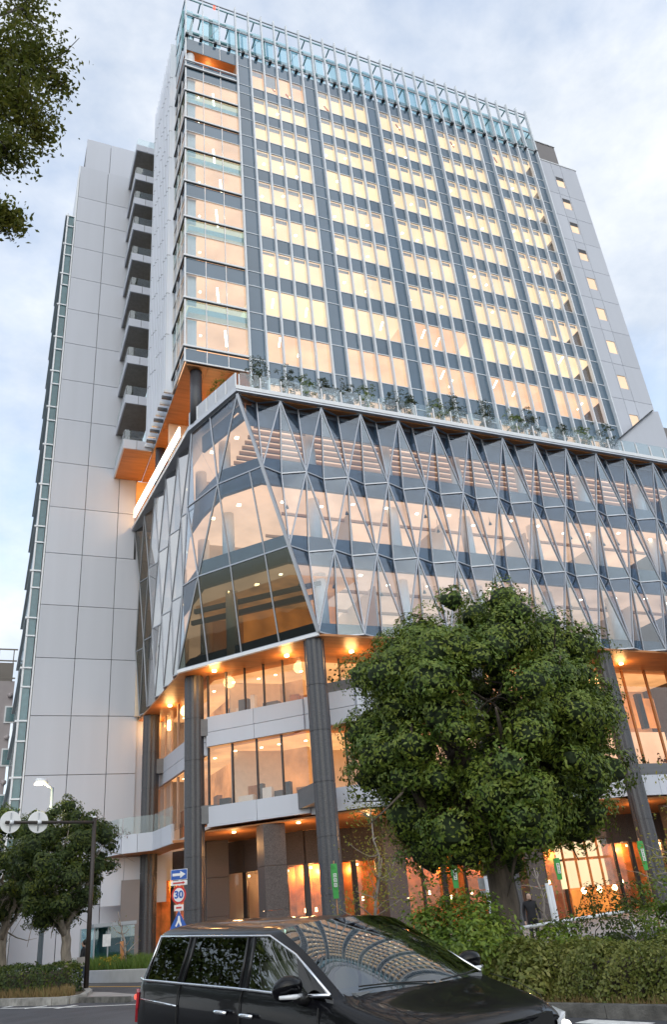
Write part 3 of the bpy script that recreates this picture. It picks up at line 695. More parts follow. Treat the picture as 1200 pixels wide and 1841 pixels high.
# ---- ground floor hall: wood soffit, square pillars, copper walls behind dark mullions
GF = boxes_mesh('ground_hall', [(13.0, XE-1, 57.5, 57.7, 0, 6.7)], 'dark_box', BLD)
gp = [(12.3, 62.6), (12.6, 50.2), (17.7, 45.2), RP[1], (35.2, 42.6), (38.7, 42.6), (XE-1, 42.6), (XE-1, 57), (14, 57)]
poly_prism('hall_soffit', gp, 6.78, 6.86, 'soffit_wood', GF)
for (x, y, w) in ((15.95, 47.7, 1.35), (14.7, 56, 1.5), (23.6, 47.6, 1.4), (33.0, 46.5, 1.4), (46, 46, 1.4)):
    for a, b in ((-.2, 2.2), (2.2, 4.5), (4.5, 6.77)):
        box('pillar_block', x-w/2, x+w/2, y-w/2, y+w/2, a+.012, b-.012, 'granite_brown', GF)
for (x, y) in ((14.5, 50.5), (17.5, 47), (21, 44.5), (26, 45), (31, 45), (42, 45), (15, 58)):
    tube('soffit_lamp', [(x, y, 6.7), (x, y, 6.77)], [.12, .12], 'lamp_warm', GF, 10); lamp_light('soffit_light', (x, y, 5.9), 105, (1, .50, .18), .3, parent=GF)
c0, c1, c2 = (13.2, 62), (19.5, 51.5), (XE-1, 51.5)
for (A, B, n) in ((c0, c1, 7), (c1, c2, 20)):
    d = (B[0]-A[0], B[1]-A[1]); ln = math.hypot(*d); nx, ny = -d[1]/ln, d[0]/ln
    for k in range(n):
        c = along(A, B, (k+.5)/n)
        obox('copper_panel', (c[0]+nx*2.2, c[1]+ny*2.2, 2.4), d, (ln/n-.02, .1, 4.8), 'copper', GF)
        obox('header_panel', (c[0], c[1], 5.75), d, (ln/n-.02, .25, 2.0), 'granite_brown', GF)
        obox('glass_panel', (c[0], c[1], 2.35), d, (ln/n-.1, .03, 4.7), 'glass_low', GF)
        c = along(A, B, k/n); obox('mullion', (c[0], c[1], 2.37), d, (.16 if k % 2 else .34, .2, 4.74), 'mullion_dark', GF)
        c = along(A, B, (k+.5)/n)
        if k % 2 == 0 or n == 7:
            tube('wall_washer', [(c[0]+nx*1.3, c[1]+ny*1.3, 4.5), (c[0]+nx*1.3, c[1]+ny*1.3, 4.62)], [.1, .1], 'lamp_warm', GF, 8)
            lamp_light('wall_washer_light', (c[0]+nx*1.75, c[1]+ny*1.75, 4.35), 150, (1, .50, .18), .12, parent=GF)
        tube('pendant', [(c[0]+nx*.8, c[1]+ny*.8, 1.95+.2*(k % 3)), (c[0]+nx*.8, c[1]+ny*.8, 2.2+.2*(k % 3))], [.08, .06], 'lamp_warm', GF, 8)
# bright cafe window at the right
CFE = boxes_mesh('cafe_front', [(36.6, 40.8, 47.6, 47.8, 4.9, 6.7)], 'granite_brown', BLD)
for k in range(4):
    for (za, zb) in ((3.75, 4.8), (1.9, 3.6)):
        box('pane', 36.7+k*1.02, 37.64+k*1.02, 47.6, 47.63, za, zb, 'glass_low', CFE); box('glow_room', 36.7+k*1.02, 37.64+k*1.02, 48.3, 48.4, za, zb, 'glow_yellow', CFE)  # glowing boards behind the panes stand in for the lit interior
    box('frame', 36.62+k*1.02, 36.70+k*1.02, 47.5, 47.66, 0, 4.88, 'copper', CFE)
    box('counter_panel', 36.7+k*1.02, 37.64+k*1.02, 47.55, 47.62, .1, 1.8, 'glow_copper', CFE)  # panels glow by emission in place of lamplight
for z in (3.67, 1.84): box('frame', 36.6, 40.8, 47.52, 47.62, z-.07, z+.07, 'copper', CFE)
for k in range(3): 
    bm_ = tube('globe_lamp', [(37.3+k*1.3, 46.9, 1.5), (37.3+k*1.3, 46.9, 1.58), (37.3+k*1.3, 46.9, 1.7), (37.3+k*1.3, 46.9, 1.82), (37.3+k*1.3, 46.9, 1.9)], [.05, .14, .19, .14, .05], 'lamp_warm', CFE, 12)
# light side wall and grey glass box of the entrance at the left
EN = boxes_mesh('side_entrance', [(9.9, 12.2, 61.9, 62.2, 4.2, 6.5)], 'white_panel', BLD)
for k in range(3): box('wall_panel', 8.0+k*1.5, 9.47+k*1.5, 60.9, 61.0, 3.5, 6.5, 'white_panel', EN)
box('grey_glass', 9.25, 10.5, 60.2, 60.25, .2, 5.0, 'dark_box', EN)
for k in range(4):
    box('copper_panel', 10.75+k*.85, 11.58+k*.85, 62.5, 62.6, .1, 4.9, 'copper', EN)
    if k % 2: lamp_light('wall_washer_light', (10.75+k*.85, 62.0, 4.6), 110, (1, .5, .18), .1, parent=EN)
    box('wall_panel', 10.75+k*.85, 11.57+k*.85, 62.3, 62.4, 4.92, 6.6, 'white_panel', EN)
# gable wall of the roof stair at the right end of the terrace
gx = [onY(1112, 792, 43.5), onY(1172, 742, 43.5), onY(1184, 740, 43.5)]
GW = link('stair_gable', mesh('stair_gable', [(48.3, 43.5, 33.4), (54.6, 43.5, 33.4), (54.6, 43.5, 41.0), (53.7, 43.5, 40.8), (48.3, 43.5, 36.6), (48.3, 44.8, 33.4), (54.6, 44.8, 33.4), (54.6, 44.8, 41.0), (53.7, 44.8, 40.8), (48.3, 44.8, 36.6)],
     [(0, 1, 2, 3, 4), (9, 8, 7, 6, 5), (0, 5, 6, 1), (1, 6, 7, 2), (2, 7, 8, 3), (3, 8, 9, 4), (4, 9, 5, 0)], 'white_panel'), BLD)
beam('coping', (48.2, 43.42, 36.62), (53.75, 43.42, 40.86), .12, .2, 'black_trim', GW)
box('door_recess', 52.0, 53.0, 43.44, 43.49, 33.5, 35.6, 'parapet', GW)
box('dark_wall', 54.7, 60, 44.2, 60, 33, 39.8, 'dark_box', GW)
poly_prism('right_wing_roof', [(XE, DP-.28), (62, DP-.28), (62, 44.0), (XE, 44.0)], 33.0, 33.4, 'slab_metal', BLD)

box('rear_block', 9.95, XE-1, 63.2, 80, 0, 38, 'white_panel', BLD)
# ================================================================== ground, roads, islands
pm('asphalt', (.066, .067, .076), .82, var=.18, scale=.7, coord='World', bump=.25, bscale=90)
pm('asphalt_old', (.085, .082, .082), .85, var=.22, scale=.5, coord='World', bump=.25, bscale=80)
pm('paving', (.30, .28, .27), .8, var=.15, scale=1.1, coord='World', bump=.1, bscale=25)
pm('kerb_stone', (.30, .29, .27), .85, var=.25, scale=4, coord='World', bump=.2, bscale=40, var2=.12)
pm('kerb_dark', (.13, .125, .115), .9, var=.3, scale=5, coord='World', bump=.3, bscale=40, var2=.15)
pm('soil', (.11, .085, .055), .95, var=.35, scale=5, coord='World', bump=.5, bscale=30)
pm('road_white', (.72, .72, .70), .7, var=.14, scale=9, coord='World')
pm('road_yellow', (.62, .36, .03), .7, var=.15, scale=8, coord='World')
pm('planter_stone', (.50, .51, .54), .7, var=.06, scale=2, coord='World')
pm('bark', (.085, .068, .055), .9, var=.35, scale=7, coord='World', stretch=(1, 1, .25), bump=.8, bscale=9)
pm('bark_pale', (.22, .19, .155), .9, var=.3, scale=7, coord='World', stretch=(1, 1, .3), bump=.6, bscale=10)
pm('bark_wrap', (.50, .22, .09), .8, var=.2)
pm('twig', (.30, .26, .23), .8, var=.2)
leafmat('leaf_dark', [(.026, .055, .012), (.07, .125, .018), (.15, .20, .026), (.25, .27, .042)], .5, .14)
pm('leaf_shade', (.022, .038, .012), .9, var=.3, scale=12, coord='World')  # very dark green painted as shade inside the crowns
leafmat('leaf_left', [(.014, .03, .010), (.035, .065, .016), (.08, .11, .022), (.22, .25, .03)], .5, .35)
leafmat('leaf_hang', [(.04, .06, .012), (.10, .12, .02), (.22, .20, .03)], .5, .45)
leafmat('leaf_hedge', [(.035, .055, .010), (.10, .13, .024), (.20, .21, .05), (.34, .31, .10)], .4, .25)
leafmat('leaf_bush', [(.03, .07, .012), (.08, .14, .02), (.17, .24, .03), (.30, .34, .05)], .4, .3)
leafmat('leaf_lime', [(.14, .17, .03), (.26, .27, .05), (.38, .33, .07)], .5, .4)
leafmat('leaf_terrace', [(.03, .05, .022), (.06, .09, .035), (.11, .13, .05)], .5, .3)
leafmat('leaf_red', [(.14, .05, .04), (.22, .10, .07), (.15, .12, .06)], .6, .3)
leafmat('grass_blade', [(.05, .11, .015), (.10, .17, .03), (.17, .22, .04)], .6, .3)
leafmat('dry_grass', [(.16, .11, .05), (.26, .18, .08), (.17, .17, .06)], .8, .3)

def sheet(name, P, z, mat):
    o = link(name, mesh(name, [(p[0], p[1], z) for p in P], [tuple(range(len(P)))], mat)); o['kind'] = 'structure'; return o
sheet('ground', [(-1200, -1200), (1200, -1200), (1200, 1200), (-1200, 1200)], -.03, 'asphalt_old')
sheet('road', [(-60, -40), (40, -40), (40, 30), (10, 33), (4.4, 37), (3.6, 42), (-4, 90), (-60, 90)], -.012, 'asphalt')
poly = [(7.0, 33.6), (14, 30.5), (70, 22), (70, 57), (13.2, 62.8), (2.2, 62.9), (2.2, 56), (3.9, 45)]
o = poly_prism('forecourt', poly, -.02, .10, 'paving'); o['kind'] = 'structure'
# planted median on the right
MED = [(14.5, -8), (9.75, 7), (9.05, 10.0), (8.45, 12.0), (6.3, 19.4), (4.75, 24.9), (4.8, 26.0), (5.6, 26.5), (14, 26), (26, 21), (42, 12), (42, -8)]
o = poly_prism('median', MED, -.02, .12, 'soil'); o['kind'] = 'structure'
def kerb_run(P, mat, par, w=.16, h=.16, seg=.9, z0=-.012):
    for a, b in zip(P[:-1], P[1:]):
        ln = math.hypot(b[0]-a[0], b[1]-a[1]); n = max(1, round(ln/seg))
        for k in range(n):
            c = along(a, b, (k+.5)/n); obox('kerb_stone', (c[0], c[1], z0+h/2+.001*(k % 3)), (b[0]-a[0], b[1]-a[1]), (ln/n-.012, w, h), mat, par)
kerb_run(MED[:7], 'kerb_dark', o, .18, .17)
# island on the left with hedge, trees and poles
ISL = [(-6, 46), (-2.2, 38.2), (1.0, 31.6), (2.55, 28.6), (2.95, 28.25), (3.35, 28.5), (3.75, 30.2), (3.95, 33.5), (3.4, 38), (.5, 47)]
o2 = poly_prism('traffic_island', ISL, -.02, .13, 'soil'); o2['kind'] = 'structure'
kerb_run(ISL[1:8], 'kerb_stone', o2, .2, .2)
o3 = poly_prism('island_apron', [(3.3, 28.35), (4.3, 26.0), (4.75, 26.6), (4.3, 29.5), (3.9, 31.0)], -.02, .10, 'paving'); o3['kind'] = 'structure'
kerb_run([(3.3, 28.3), (4.3, 25.95)], 'kerb_dark', o3, .18, .14)
# painted lines lie on the road
def strip(nm, a, b, w, mat, par_z=-.008):
    d = (b[0]-a[0], b[1]-a[1]); l = math.hypot(*d); nx, ny = -d[1]/l*w/2, d[0]/l*w/2
    q = sheet(nm, [(a[0]+nx, a[1]+ny), (b[0]+nx, b[1]+ny), (b[0]-nx, b[1]-ny), (a[0]-nx, a[1]-ny)], par_z, mat); return q
e = lambda x, y: onZ(x, y, 0)[:2]
strip('road_line', e(0, 1812.5), e(132, 1810), .13, 'road_white'); strip('road_line', e(132, 1810), e(330, 1801), .12, 'road_white')
for (a, b) in (((5, 1811), (40, 1806)), ((44, 1813), (84, 1808)), ((100, 1813), (137, 1807))): strip('road_marking', e(*a), e(*b), .28, 'road_white', -.004)
strip('road_marking', (8.32, 11.1), (8.55, 10.0), .34, 'road_white'); strip('road_marking', (8.9, 8.4), (9.2, 7.0), .3, 'road_white')
ya, yb = e(160, 1773.5), e(250, 1773)
yd = (yb[0]-ya[0], yb[1]-ya[1]); strip('yellow_line', (ya[0]-yd[0]*1.2, ya[1]-yd[1]*1.2), (yb[0]+yd[0]*.6, yb[1]+yd[1]*.6), .14, 'road_yellow')

# ================================================================== foliage tools
def leaf_mesh(name, P, Nn, size, mat, aspect=.46):
    n = len(P); Nn = Nn/np.linalg.norm(Nn, axis=1, keepdims=True)
    r = rng.normal(size=(n, 3)); u = np.cross(Nn, r); u /= np.linalg.norm(u, axis=1, keepdims=True); v = np.cross(Nn, u)
    s = np.asarray(size).reshape(-1, 1)*np.ones((n, 1))
    V = np.empty((n, 4, 3)); V[:, 0] = P-u*s*.5; V[:, 1] = P+v*s*aspect*.5-u*s*.05+Nn*s*.08; V[:, 2] = P+u*s*.5; V[:, 3] = P-v*s*aspect*.5-u*s*.05+Nn*s*.08
    me = bpy.data.meshes.new(name); me.vertices.add(4*n); me.vertices.foreach_set('co', V.reshape(-1))
    me.loops.add(4*n); me.loops.foreach_set('vertex_index', np.arange(4*n, dtype=np.int32))
    me.polygons.add(n); me.polygons.foreach_set('loop_start', np.arange(0, 4*n, 4, dtype=np.int32)); me.polygons.foreach_set('loop_total', np.full(n, 4, dtype=np.int32))
    me.materials.append(MATS[mat]); me.update(); me.validate(); return me
def crown_pts(center, radii, nclump, nleaf, crad, inner=.45, flat=.65, seedpow=.5, low=-1., lobes=None):
    """leaf clumps spread through an uneven crown: returns points and normals"""
    c = np.array(center); R = np.array(radii); P = []; Q = []; k = 0
    ph = rng.uniform(0, 6.28, 6)
    while k < nclump:
        d = rng.normal(size=3); d /= np.linalg.norm(d)
        if d[2] < low: continue
        az = math.atan2(d[1], d[0])
        bump = 1+.10*math.sin(3*az+ph[0])+.09*math.sin(5*az+4*d[2]+ph[1])+.08*math.sin(7*d[2]+ph[2])+.06*math.sin(9*az-6*d[2]+ph[3])
        rr = bump*(inner+(1-inner)*rng.uniform()**seedpow)
        cc = c+d*R*rr; m = int(nleaf*rng.uniform(.6, 1.4)); cr = crad*rng.uniform(.6, 1.25)
        q = rng.normal(size=(m, 3)); q /= np.linalg.norm(q, axis=1, keepdims=True); q *= rng.uniform(.25, 1, (m, 1))**.5
        up = d*.6+np.array([0, 0, .7]); up /= np.linalg.norm(up)
        q = np.where(((q@up) < -.25)[:, None], -q*.7, q)
        P.append(cc+q*cr*np.array([1, 1, flat])); Q.append(q*.9+up*.8+rng.normal(size=(m, 3))*.35); k += 1
    return np.concatenate(P), np.concatenate(Q)
def clump_crown(center, radii, nclump, nleaf, crad):
    """cloud-like crown: round leaf clumps with leaves on their shells, added dark cores painted as inner shade, gaps between"""
    c = np.array(center); R = np.array(radii); P = []; Q = []; CV_ = []; CF_2 = []
    ico = bmesh.new(); bmesh.ops.create_icosphere(ico, subdivisions=2, radius=1); IV = np.array([v.co[:] for v in ico.verts]); IF = [tuple(v.index for v in f.verts) for f in ico.faces]; ico.free()
    for k in range(2, nclump):
        t = (k+.5)/nclump; zz = 1-2*t; az = k*2.39996+rng.uniform(-.25, .25); rr = math.sqrt(max(0, 1-zz*zz)); d = np.array([math.cos(az)*rr, math.sin(az)*rr, zz])+rng.normal(size=3)*.07; d /= np.linalg.norm(d)
        f = rng.uniform(.74, .93) if k % 4 else rng.uniform(.45, .72)
        f = min(.93, f*(1+.08*math.sin(3*az+1.1)+.06*math.sin(6*zz+2*az)))
        cc = c+d*R*f; cr = crad*rng.uniform(.55, 1.3); m = int(nleaf*(cr/crad)**2)
        q = rng.normal(size=(m, 3)); q /= np.linalg.norm(q, axis=1, keepdims=True)
        up = d*.7+np.array([0, 0, .7]); up /= np.linalg.norm(up); dn = (q@up) < -.8; q[dn] *= -1
        lf = lambda q: 1+.15*np.sin(q[:, 0]*6+k)+.13*np.sin(q[:, 1]*7+2*k)+.12*np.sin(q[:, 2]*8+3*k)
        sq = np.array([1, 1, .8])
        P.append(cc+q*(cr*lf(q)*rng.uniform(.86, 1.06, m))[:, None]*sq); Q.append(q+up*.25+rng.normal(size=(m, 3))*.30)
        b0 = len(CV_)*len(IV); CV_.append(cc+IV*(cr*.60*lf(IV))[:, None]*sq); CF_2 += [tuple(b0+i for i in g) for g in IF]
    return np.concatenate(P), np.concatenate(Q), np.concatenate(CV_), CF_2
def limb(p, q, r0, r1, bend=.12, n=6):
    p = np.array(p, float); q = np.array(q, float); L = np.linalg.norm(q-p); o1 = rng.normal(size=3)*L*bend
    pts = []; rad = []
    for k in range(n+1):
        t = k/n; pts.append(tuple(p+(q-p)*t+o1*math.sin(t*math.pi)+rng.normal(size=3)*L*.012)); rad.append(r0+(r1-r0)*t)
    return pts, rad
def tree(name, label, cat, base, fork, crown_c, radii, r0, mats, nclump, nleaf, crad, leaf, group=None, nlimb=9, **kw):
    root = empty(name, base, label, cat, group); b = np.array(base)
    paths = [limb((0, 0, -.1), np.array(fork)-b, r0, r0*.72, .03)]
    paths[0][1][0] = r0*1.35
    cc = np.array(crown_c)-b
    for k in range(nlimb):
        a = 2*math.pi*k/nlimb+rng.uniform(-.3, .3); el = rng.uniform(-.1, .8)
        tip = cc+np.array([math.cos(a)*math.cos(el), math.sin(a)*math.cos(el), math.sin(el)])*np.array(radii)*.82
        st = np.array(paths[0][0][-1 if k % 3 else -2]); p, r = limb(st, tip, r0*rng.uniform(.34, .55), r0*.06, .08, 7); paths.append((p, r))
        for s in range(3):
            j = rng.integers(2, 6); t2 = np.array(p[j])+rng.normal(size=3)*np.array(radii)*.35; paths.append(limb(p[j], t2, r[j]*.6, r0*.03, .1, 4))
    V, F = tube_data(paths, 9); link('trunk', mesh('trunk', V, F, mats[0], True), root)
    if kw.pop('clumpy', False):
        P, Q, iv, if_ = clump_crown(cc, radii, nclump, nleaf, crad); link('shade_core', mesh('shade_core', iv, if_, 'leaf_shade', True), root)  # dark blobs added inside clumps to block see-through and imitate shade
    else: P, Q = crown_pts(cc, radii, nclump, nleaf, crad, **kw)
    link('crown', leaf_mesh('crown', P, Q, leaf*rng.uniform(.7, 1.25, len(P)), mats[1]), root)
    return root
def shrub(name, label, cat, base, radii, n, leaf, mat, group=None, stems=5, zc=.55, flat=.8, crad=None, inner=.3):
    root = empty(name, base, label, cat, group); H = radii[2]
    paths = []
    for k in range(stems):
        a = rng.uniform(0, 6.28); paths.append(limb((rng.uniform(-.1, .1), rng.uniform(-.1, .1), -.05), (math.cos(a)*radii[0]*.6, math.sin(a)*radii[1]*.6, H*rng.uniform(.7, 1.6)), .018+.01*H, .005, .1, 4))
    V, F = tube_data(paths, 6); link('stem', mesh('stem', V, F, 'bark', True), root)
    P, Q = crown_pts((0, 0, H*(zc+.45)), radii, max(6, n//28), 28, crad or .32*min(radii), inner=inner, flat=flat)
    P[:, 2] = np.maximum(P[:, 2], .02)
    link('foliage', leaf_mesh('foliage', P, Q, leaf*rng.uniform(.7, 1.3, len(P)), mat), root); return root

# ---- the big round tree on the median
tb_ = far(925, 1700, 18.8); tb_[2] = .1
ff = far(893, 1500, 18.8); cc_ = far(872, 1306, 18.6)
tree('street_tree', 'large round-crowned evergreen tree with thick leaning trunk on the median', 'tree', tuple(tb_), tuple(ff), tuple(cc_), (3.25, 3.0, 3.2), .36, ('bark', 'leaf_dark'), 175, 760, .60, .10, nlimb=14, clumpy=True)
# ---- two street trees on the left island
for (px, py, d, cpx, cpy, rr, lab) in ((118, 1748, 34, 112, 1548, (1.95, 1.9, 2.35), 'bushy street tree with forked trunk beside the sign gantry pole'),
                                        (8, 1740, 37.5, 4, 1556, (1.9, 1.9, 2.3), 'street tree with lamp-lit yellowish crown at the far end of the island hedge')):
    b = far(px, py, d); b[2] = .1; f_ = far(px-2, py-75, d); c = far(cpx, cpy, d)
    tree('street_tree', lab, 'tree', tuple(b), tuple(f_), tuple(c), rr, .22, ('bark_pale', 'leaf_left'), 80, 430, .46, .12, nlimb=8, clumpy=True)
# ---- overhanging branches of a tree that stands left of the road
hb = np.array([-5.6, 7.6, 0.])
ht = empty('roadside_tree', tuple(hb), 'tall tree beside the road whose leafy branches hang in at the upper left', 'tree')
cl = [far(15, 110, 7.8), far(62, 105, 7.8), (far(45, 12, 7.9)), far(30, 190, 7.6), far(15, 270, 7.6), far(70, 235, 7.7), far(104, 150, 7.8), far(-60, 150, 7.8), far(-80, 40, 8.2), far(-60, 260, 7.5), far(22, 398, 7.4), far(-5, 388, 7.4), far(-80, 560, 7.2), far(-90, 606, 7.2), far(-170, 250, 7.6), far(-200, 450, 7.4)]
rad = [.75, .55, .42, .58, .36, .30, .26, .8, .7, .40, .24, .22, .2, .10, .7, .6]
cnt = [2600, 1300, 800, 1900, 1000, 480, 300, 1800, 1500, 1000, 420, 700, 500, 110, 1500, 1500]
paths = [limb((0, 0, -.1), (.3, -.4, 9.0), .38, .26, .02)]
top = np.array(paths[0][0][-1])
for c, r in zip(cl, rad):
    c2 = np.array(c)-hb
    if c2[2] > 6 and r > .3: paths.append(limb(paths[0][0][-1] if c2[2] > 9 else paths[0][0][-3], c2, .09, .015, .06, 6))
    for s in range(5): paths.append(limb(c2+rng.normal(size=3)*.05, c2+rng.normal(size=3)*r*.6, .014, .004, .1, 3))
V, F = tube_data(paths, 7); link('trunk', mesh('trunk', V, F, 'bark', True), ht)
P = []; Q = []
for c, r, n_ in zip(cl, rad, cnt):
    q = rng.normal(size=(n_, 3)); q *= r*.40; P.append(np.array(c)-hb+q); Q.append(rng.normal(size=(n_, 3))+np.array([0, 0, 1.2]))
P = np.concatenate(P); Q = np.concatenate(Q)
link('crown', leaf_mesh('crown', P, Q, .075*rng.uniform(.6, 1.25, len(P)), 'leaf_hang', .5), ht)

# ---- more trees along the other side of the road, mirrored in the car's flank
for k, (x, y, r_) in enumerate(((-9.5, 15, 3.4), (-10.5, 22.5, 3.6), (-12, 31, 3.8))):
    tree('roadside_tree', ('broad tree across the road, next to the one that overhangs the view', 'broad tree across the road between two others', 'broad tree across the road, farthest of its row')[k], 'tree', (x, y, 0), (x+.2, y, 3.0), (x, y, 5.6), (r_, r_, 3.0), .3, ('bark', 'leaf_dark'), 260, 60, .8, .2, 'trees across the road', nlimb=7, inner=.4)
# ---- clipped hedges
def hedge(name, label, P, w, h, n, leaf, mat, z0=.1):
    """leafy box hedge along the line P"""
    root = empty(name, (P[0][0], P[0][1], z0), label, 'hedge'); o = np.array([P[0][0], P[0][1], 0])
    core = []; faces = []
    for a, b in zip(P[:-1], P[1:]):
        d = np.array([b[0]-a[0], b[1]-a[1]]); l = np.linalg.norm(d); d /= l; nr = np.array([-d[1], d[0]])
        bse = len(core)
        e0, e1 = (.35 if a == P[0] else 0), (.35 if b == P[-1] else 0)
        for (t, s, z) in ((e0, -1, 0), (l-e1, -1, 0), (l-e1, 1, 0), (e0, 1, 0), (e0, -1, 1), (l-e1, -1, 1), (l-e1, 1, 1), (e0, 1, 1)):
            q = np.array(a)+d*t+nr*s*(w/2-.2); core.append((q[0]-o[0], q[1]-o[1], z*(h-.2)))
        faces += [tuple(bse+i for i in f) for f in CF]
    link('branches', mesh('branches', core, faces, 'bark'), root)
    tot = sum(math.hypot(b[0]-a[0], b[1]-a[1]) for a, b in zip(P[:-1], P[1:])); PP = []; QQ = []
    for a, b in zip(P[:-1], P[1:]):
        d = np.array([b[0]-a[0], b[1]-a[1]]); l = np.linalg.norm(d); d /= l; nr = np.array([-d[1], d[0]]); m = int(n*l/tot)
        t = rng.uniform(-.12, l+.12, m); side = rng.choice([-1, 0, 1], m, p=[.36, .28, .36])
        s = np.where(side == 0, rng.uniform(-1, 1, m), side); z = np.where(side == 0, 1., rng.uniform(0, 1, m)**.8)
        lump = .05*np.sin(t*3.1+s*2)+.04*np.sin(t*7.3+z*5)+.03*np.sin(t*13+z*9)
        wd = w/2*(1-.10*(z > .85)*1)+lump
        q2 = np.array(a)+d*t[:, None]+nr*(s*wd)[:, None]+rng.normal(size=(m, 2))*.035
        if a == P[0] or b == P[-1]:
            m3 = int(m*.16); sg_ = -1 if a == P[0] else 1; ee = np.array(a if a == P[0] else b); s3 = rng.uniform(-1, 1, m3); z3 = rng.uniform(0, 1, m3)**.8
            q3 = ee+d*sg_*(.12*np.sqrt(np.maximum(0, 1-s3**2)))[:, None]+nr*(s3*w/2)[:, None]+rng.normal(size=(m3, 2))*.04
            PP.append(np.column_stack([q3[:, 0]-o[0], q3[:, 1]-o[1], z3*h])); QQ.append(np.column_stack([np.full(m3, d[0]*sg_), np.full(m3, d[1]*sg_), np.full(m3, .45)])+rng.normal(size=(m3, 3))*.45)
        PP.append(np.column_stack([q2[:, 0]-o[0], q2[:, 1]-o[1], z*(h+lump*.8)+rng.normal(size=m)*.03])); no = np.column_stack([nr[0]*side, nr[1]*side, np.where(side == 0, 1.2, .45)]); QQ.append(no+rng.normal(size=(m, 3))*.45)
    PP = np.concatenate(PP); QQ = np.concatenate(QQ); PP[:, 2] = np.maximum(PP[:, 2], .02)
    link('foliage', leaf_mesh('foliage', PP, QQ, leaf*rng.uniform(.7, 1.3, len(PP)), mat, .55), root); return root
hedge('hedge', 'long clipped hedge of mottled small leaves along the median kerb', [(11.3, 4.0), (10.15, 9.6), (9.25, 12.7), (8.6, 14.6)], 1.25, .72, 52000, .062, 'leaf_hedge', .12)
hedge('hedge', 'low dark clipped hedge under the street trees on the traffic island', [(-3.5, 40.5), (1.6, 33.2), (2.95, 31.0)], 1.5, .85, 14000, .10, 'leaf_left', .12)
def blades(name, label, P, n, h, mat, z, spread=None):
    P = np.array(P); mn, mx_ = P.min(0), P.max(0); pts = []
    def inside(x, y):
        c = False; j = len(P)-1
        for i in range(len(P)):
            if (P[i][1] > y) != (P[j][1] > y) and x < (P[j][0]-P[i][0])*(y-P[i][1])/(P[j][1]-P[i][1])+P[i][0]: c = not c
            j = i
        return c
    while len(pts) < n:
        q = rng.uniform(mn, mx_)
        if inside(*q): pts.append(q)
    pts = np.array(pts); Q = rng.normal(size=(n, 3)); Q[:, 2] *= .25
    V = []; F = []
    for k, (x, y) in enumerate(pts):
        a = rng.uniform(0, 6.28); w = h*.09; hh = h*rng.uniform(.5, 1.3); lx, ly = rng.normal(size=2)*h*.3
        V += [(x-w*math.cos(a), y-w*math.sin(a), z), (x+w*math.cos(a), y+w*math.sin(a), z), (x+lx, y+ly, z+hh)]; F.append((3*k, 3*k+1, 3*k+2))
    o = link(name, mesh(name, V, F, mat)); tag(o, label, 'grass', kind='stuff'); return o
blades('dry_grass', 'dry brown grass along the edge of the traffic island', [(-2.0, 38.2), (1.05, 31.8), (2.6, 28.8), (3.1, 28.7), (3.3, 30), (2.2, 32), (-1, 38)], 2600, .28, 'dry_grass', .13)
blades('weeds', 'short weeds at the foot of the long median hedge', [(10.2, 6.5), (9.2, 10), (8.6, 12.1), (7.9, 14.6), (8.3, 14.8), (9.1, 12.2), (10.4, 7)], 2400, .12, 'dry_grass', .12)
# ---- shrubs on the median
b = far(826, 1690, 16.8); b[2] = .1
shrub('shrub', 'bright yellow-green leafy bush beside the trunk of the big tree', 'shrub', tuple(b), (1.2, 1.1, .85), 11000, .10, 'leaf_bush', crad=.3)
for (px, d, R, lab, mt) in ((1110, 22, (1.25, 1.2, .85), 'dark green rounded shrub rising behind the long clipped hedge', 'leaf_left'), (1215, 21, (.9, .9, .8), 'olive shrub behind the long clipped hedge, next to the dark rounded one', 'leaf_bush'),
                            (945, 15.6, (.6, .6, .45), 'small soft shrub at the rounded end of the long clipped hedge', 'leaf_hedge'), (1010, 17.5, (.9, .6, .5), 'low yellowish shrub between the big trunk and the long hedge', 'leaf_bush')):
    b = far(px, 1690, d); b[2] = .1
    shrub('shrub', lab, 'shrub', tuple(b), R, 2600, .10, mt, crad=.28)
# ---- slim young trees in front of the columns
def sapling(base, top, spread, nb, lab, leafm='leaf_lime', nl=420, leaf=.12, wrap=True, h0=.35):
    root = empty('young_tree', base, lab, 'tree'); t = np.array(top)-np.array(base); paths = [limb((0, 0, -.05), t, .07, .015, .04, 8)]; P = []
    for k in range(nb):
        j = int(rng.integers(max(2, int(8*h0)), 8)); p = np.array(paths[0][0][j]); a = rng.uniform(0, 6.28); ln = spread*rng.uniform(.6, 1.1)*(1.15-j/12)
        q = p+np.array([math.cos(a)*ln, math.sin(a)*ln, ln*rng.uniform(.1, .8)]); pp, rr = limb(p, q, .025, .006, .1, 5); paths.append((pp, rr))
        for s in range(nl//nb):
            w = np.array(pp[int(rng.integers(2, 6))]); P.append(w+rng.normal(size=3)*spread*.17)
    V, F = tube_data(paths, 7); link('trunk', mesh('trunk', V, F, 'twig', True), root)
    P = np.array(P); link('crown', leaf_mesh('crown', P, rng.normal(size=P.shape)+[0, 0, .8], leaf*rng.uniform(.6, 1.2, len(P)), leafm), root)
    return root
b = far(664, 1662, 31); b[2] = .1; t_ = far(668, 1440, 31)
sapling(tuple(b), tuple(t_), 1.5, 22, 'slim pale-barked young tree with sparse yellow-green leaves between the dark columns', nl=1300)
b = far(1210, 1640, 27); b[2] = .1; t_ = far(1212, 1370, 27)
sapling(tuple(b), tuple(t_), 1.5, 18, 'slim young tree with thin olive foliage beside the cafe window', 'leaf_lime', 800)
b = far(985, 1655, 27); b[2] = .1; t_ = far(962, 1560, 27)
sapling(tuple(b), tuple(t_), .9, 10, 'short bare-branched sapling tied to white stakes near the big tree', 'leaf_lime', 120)
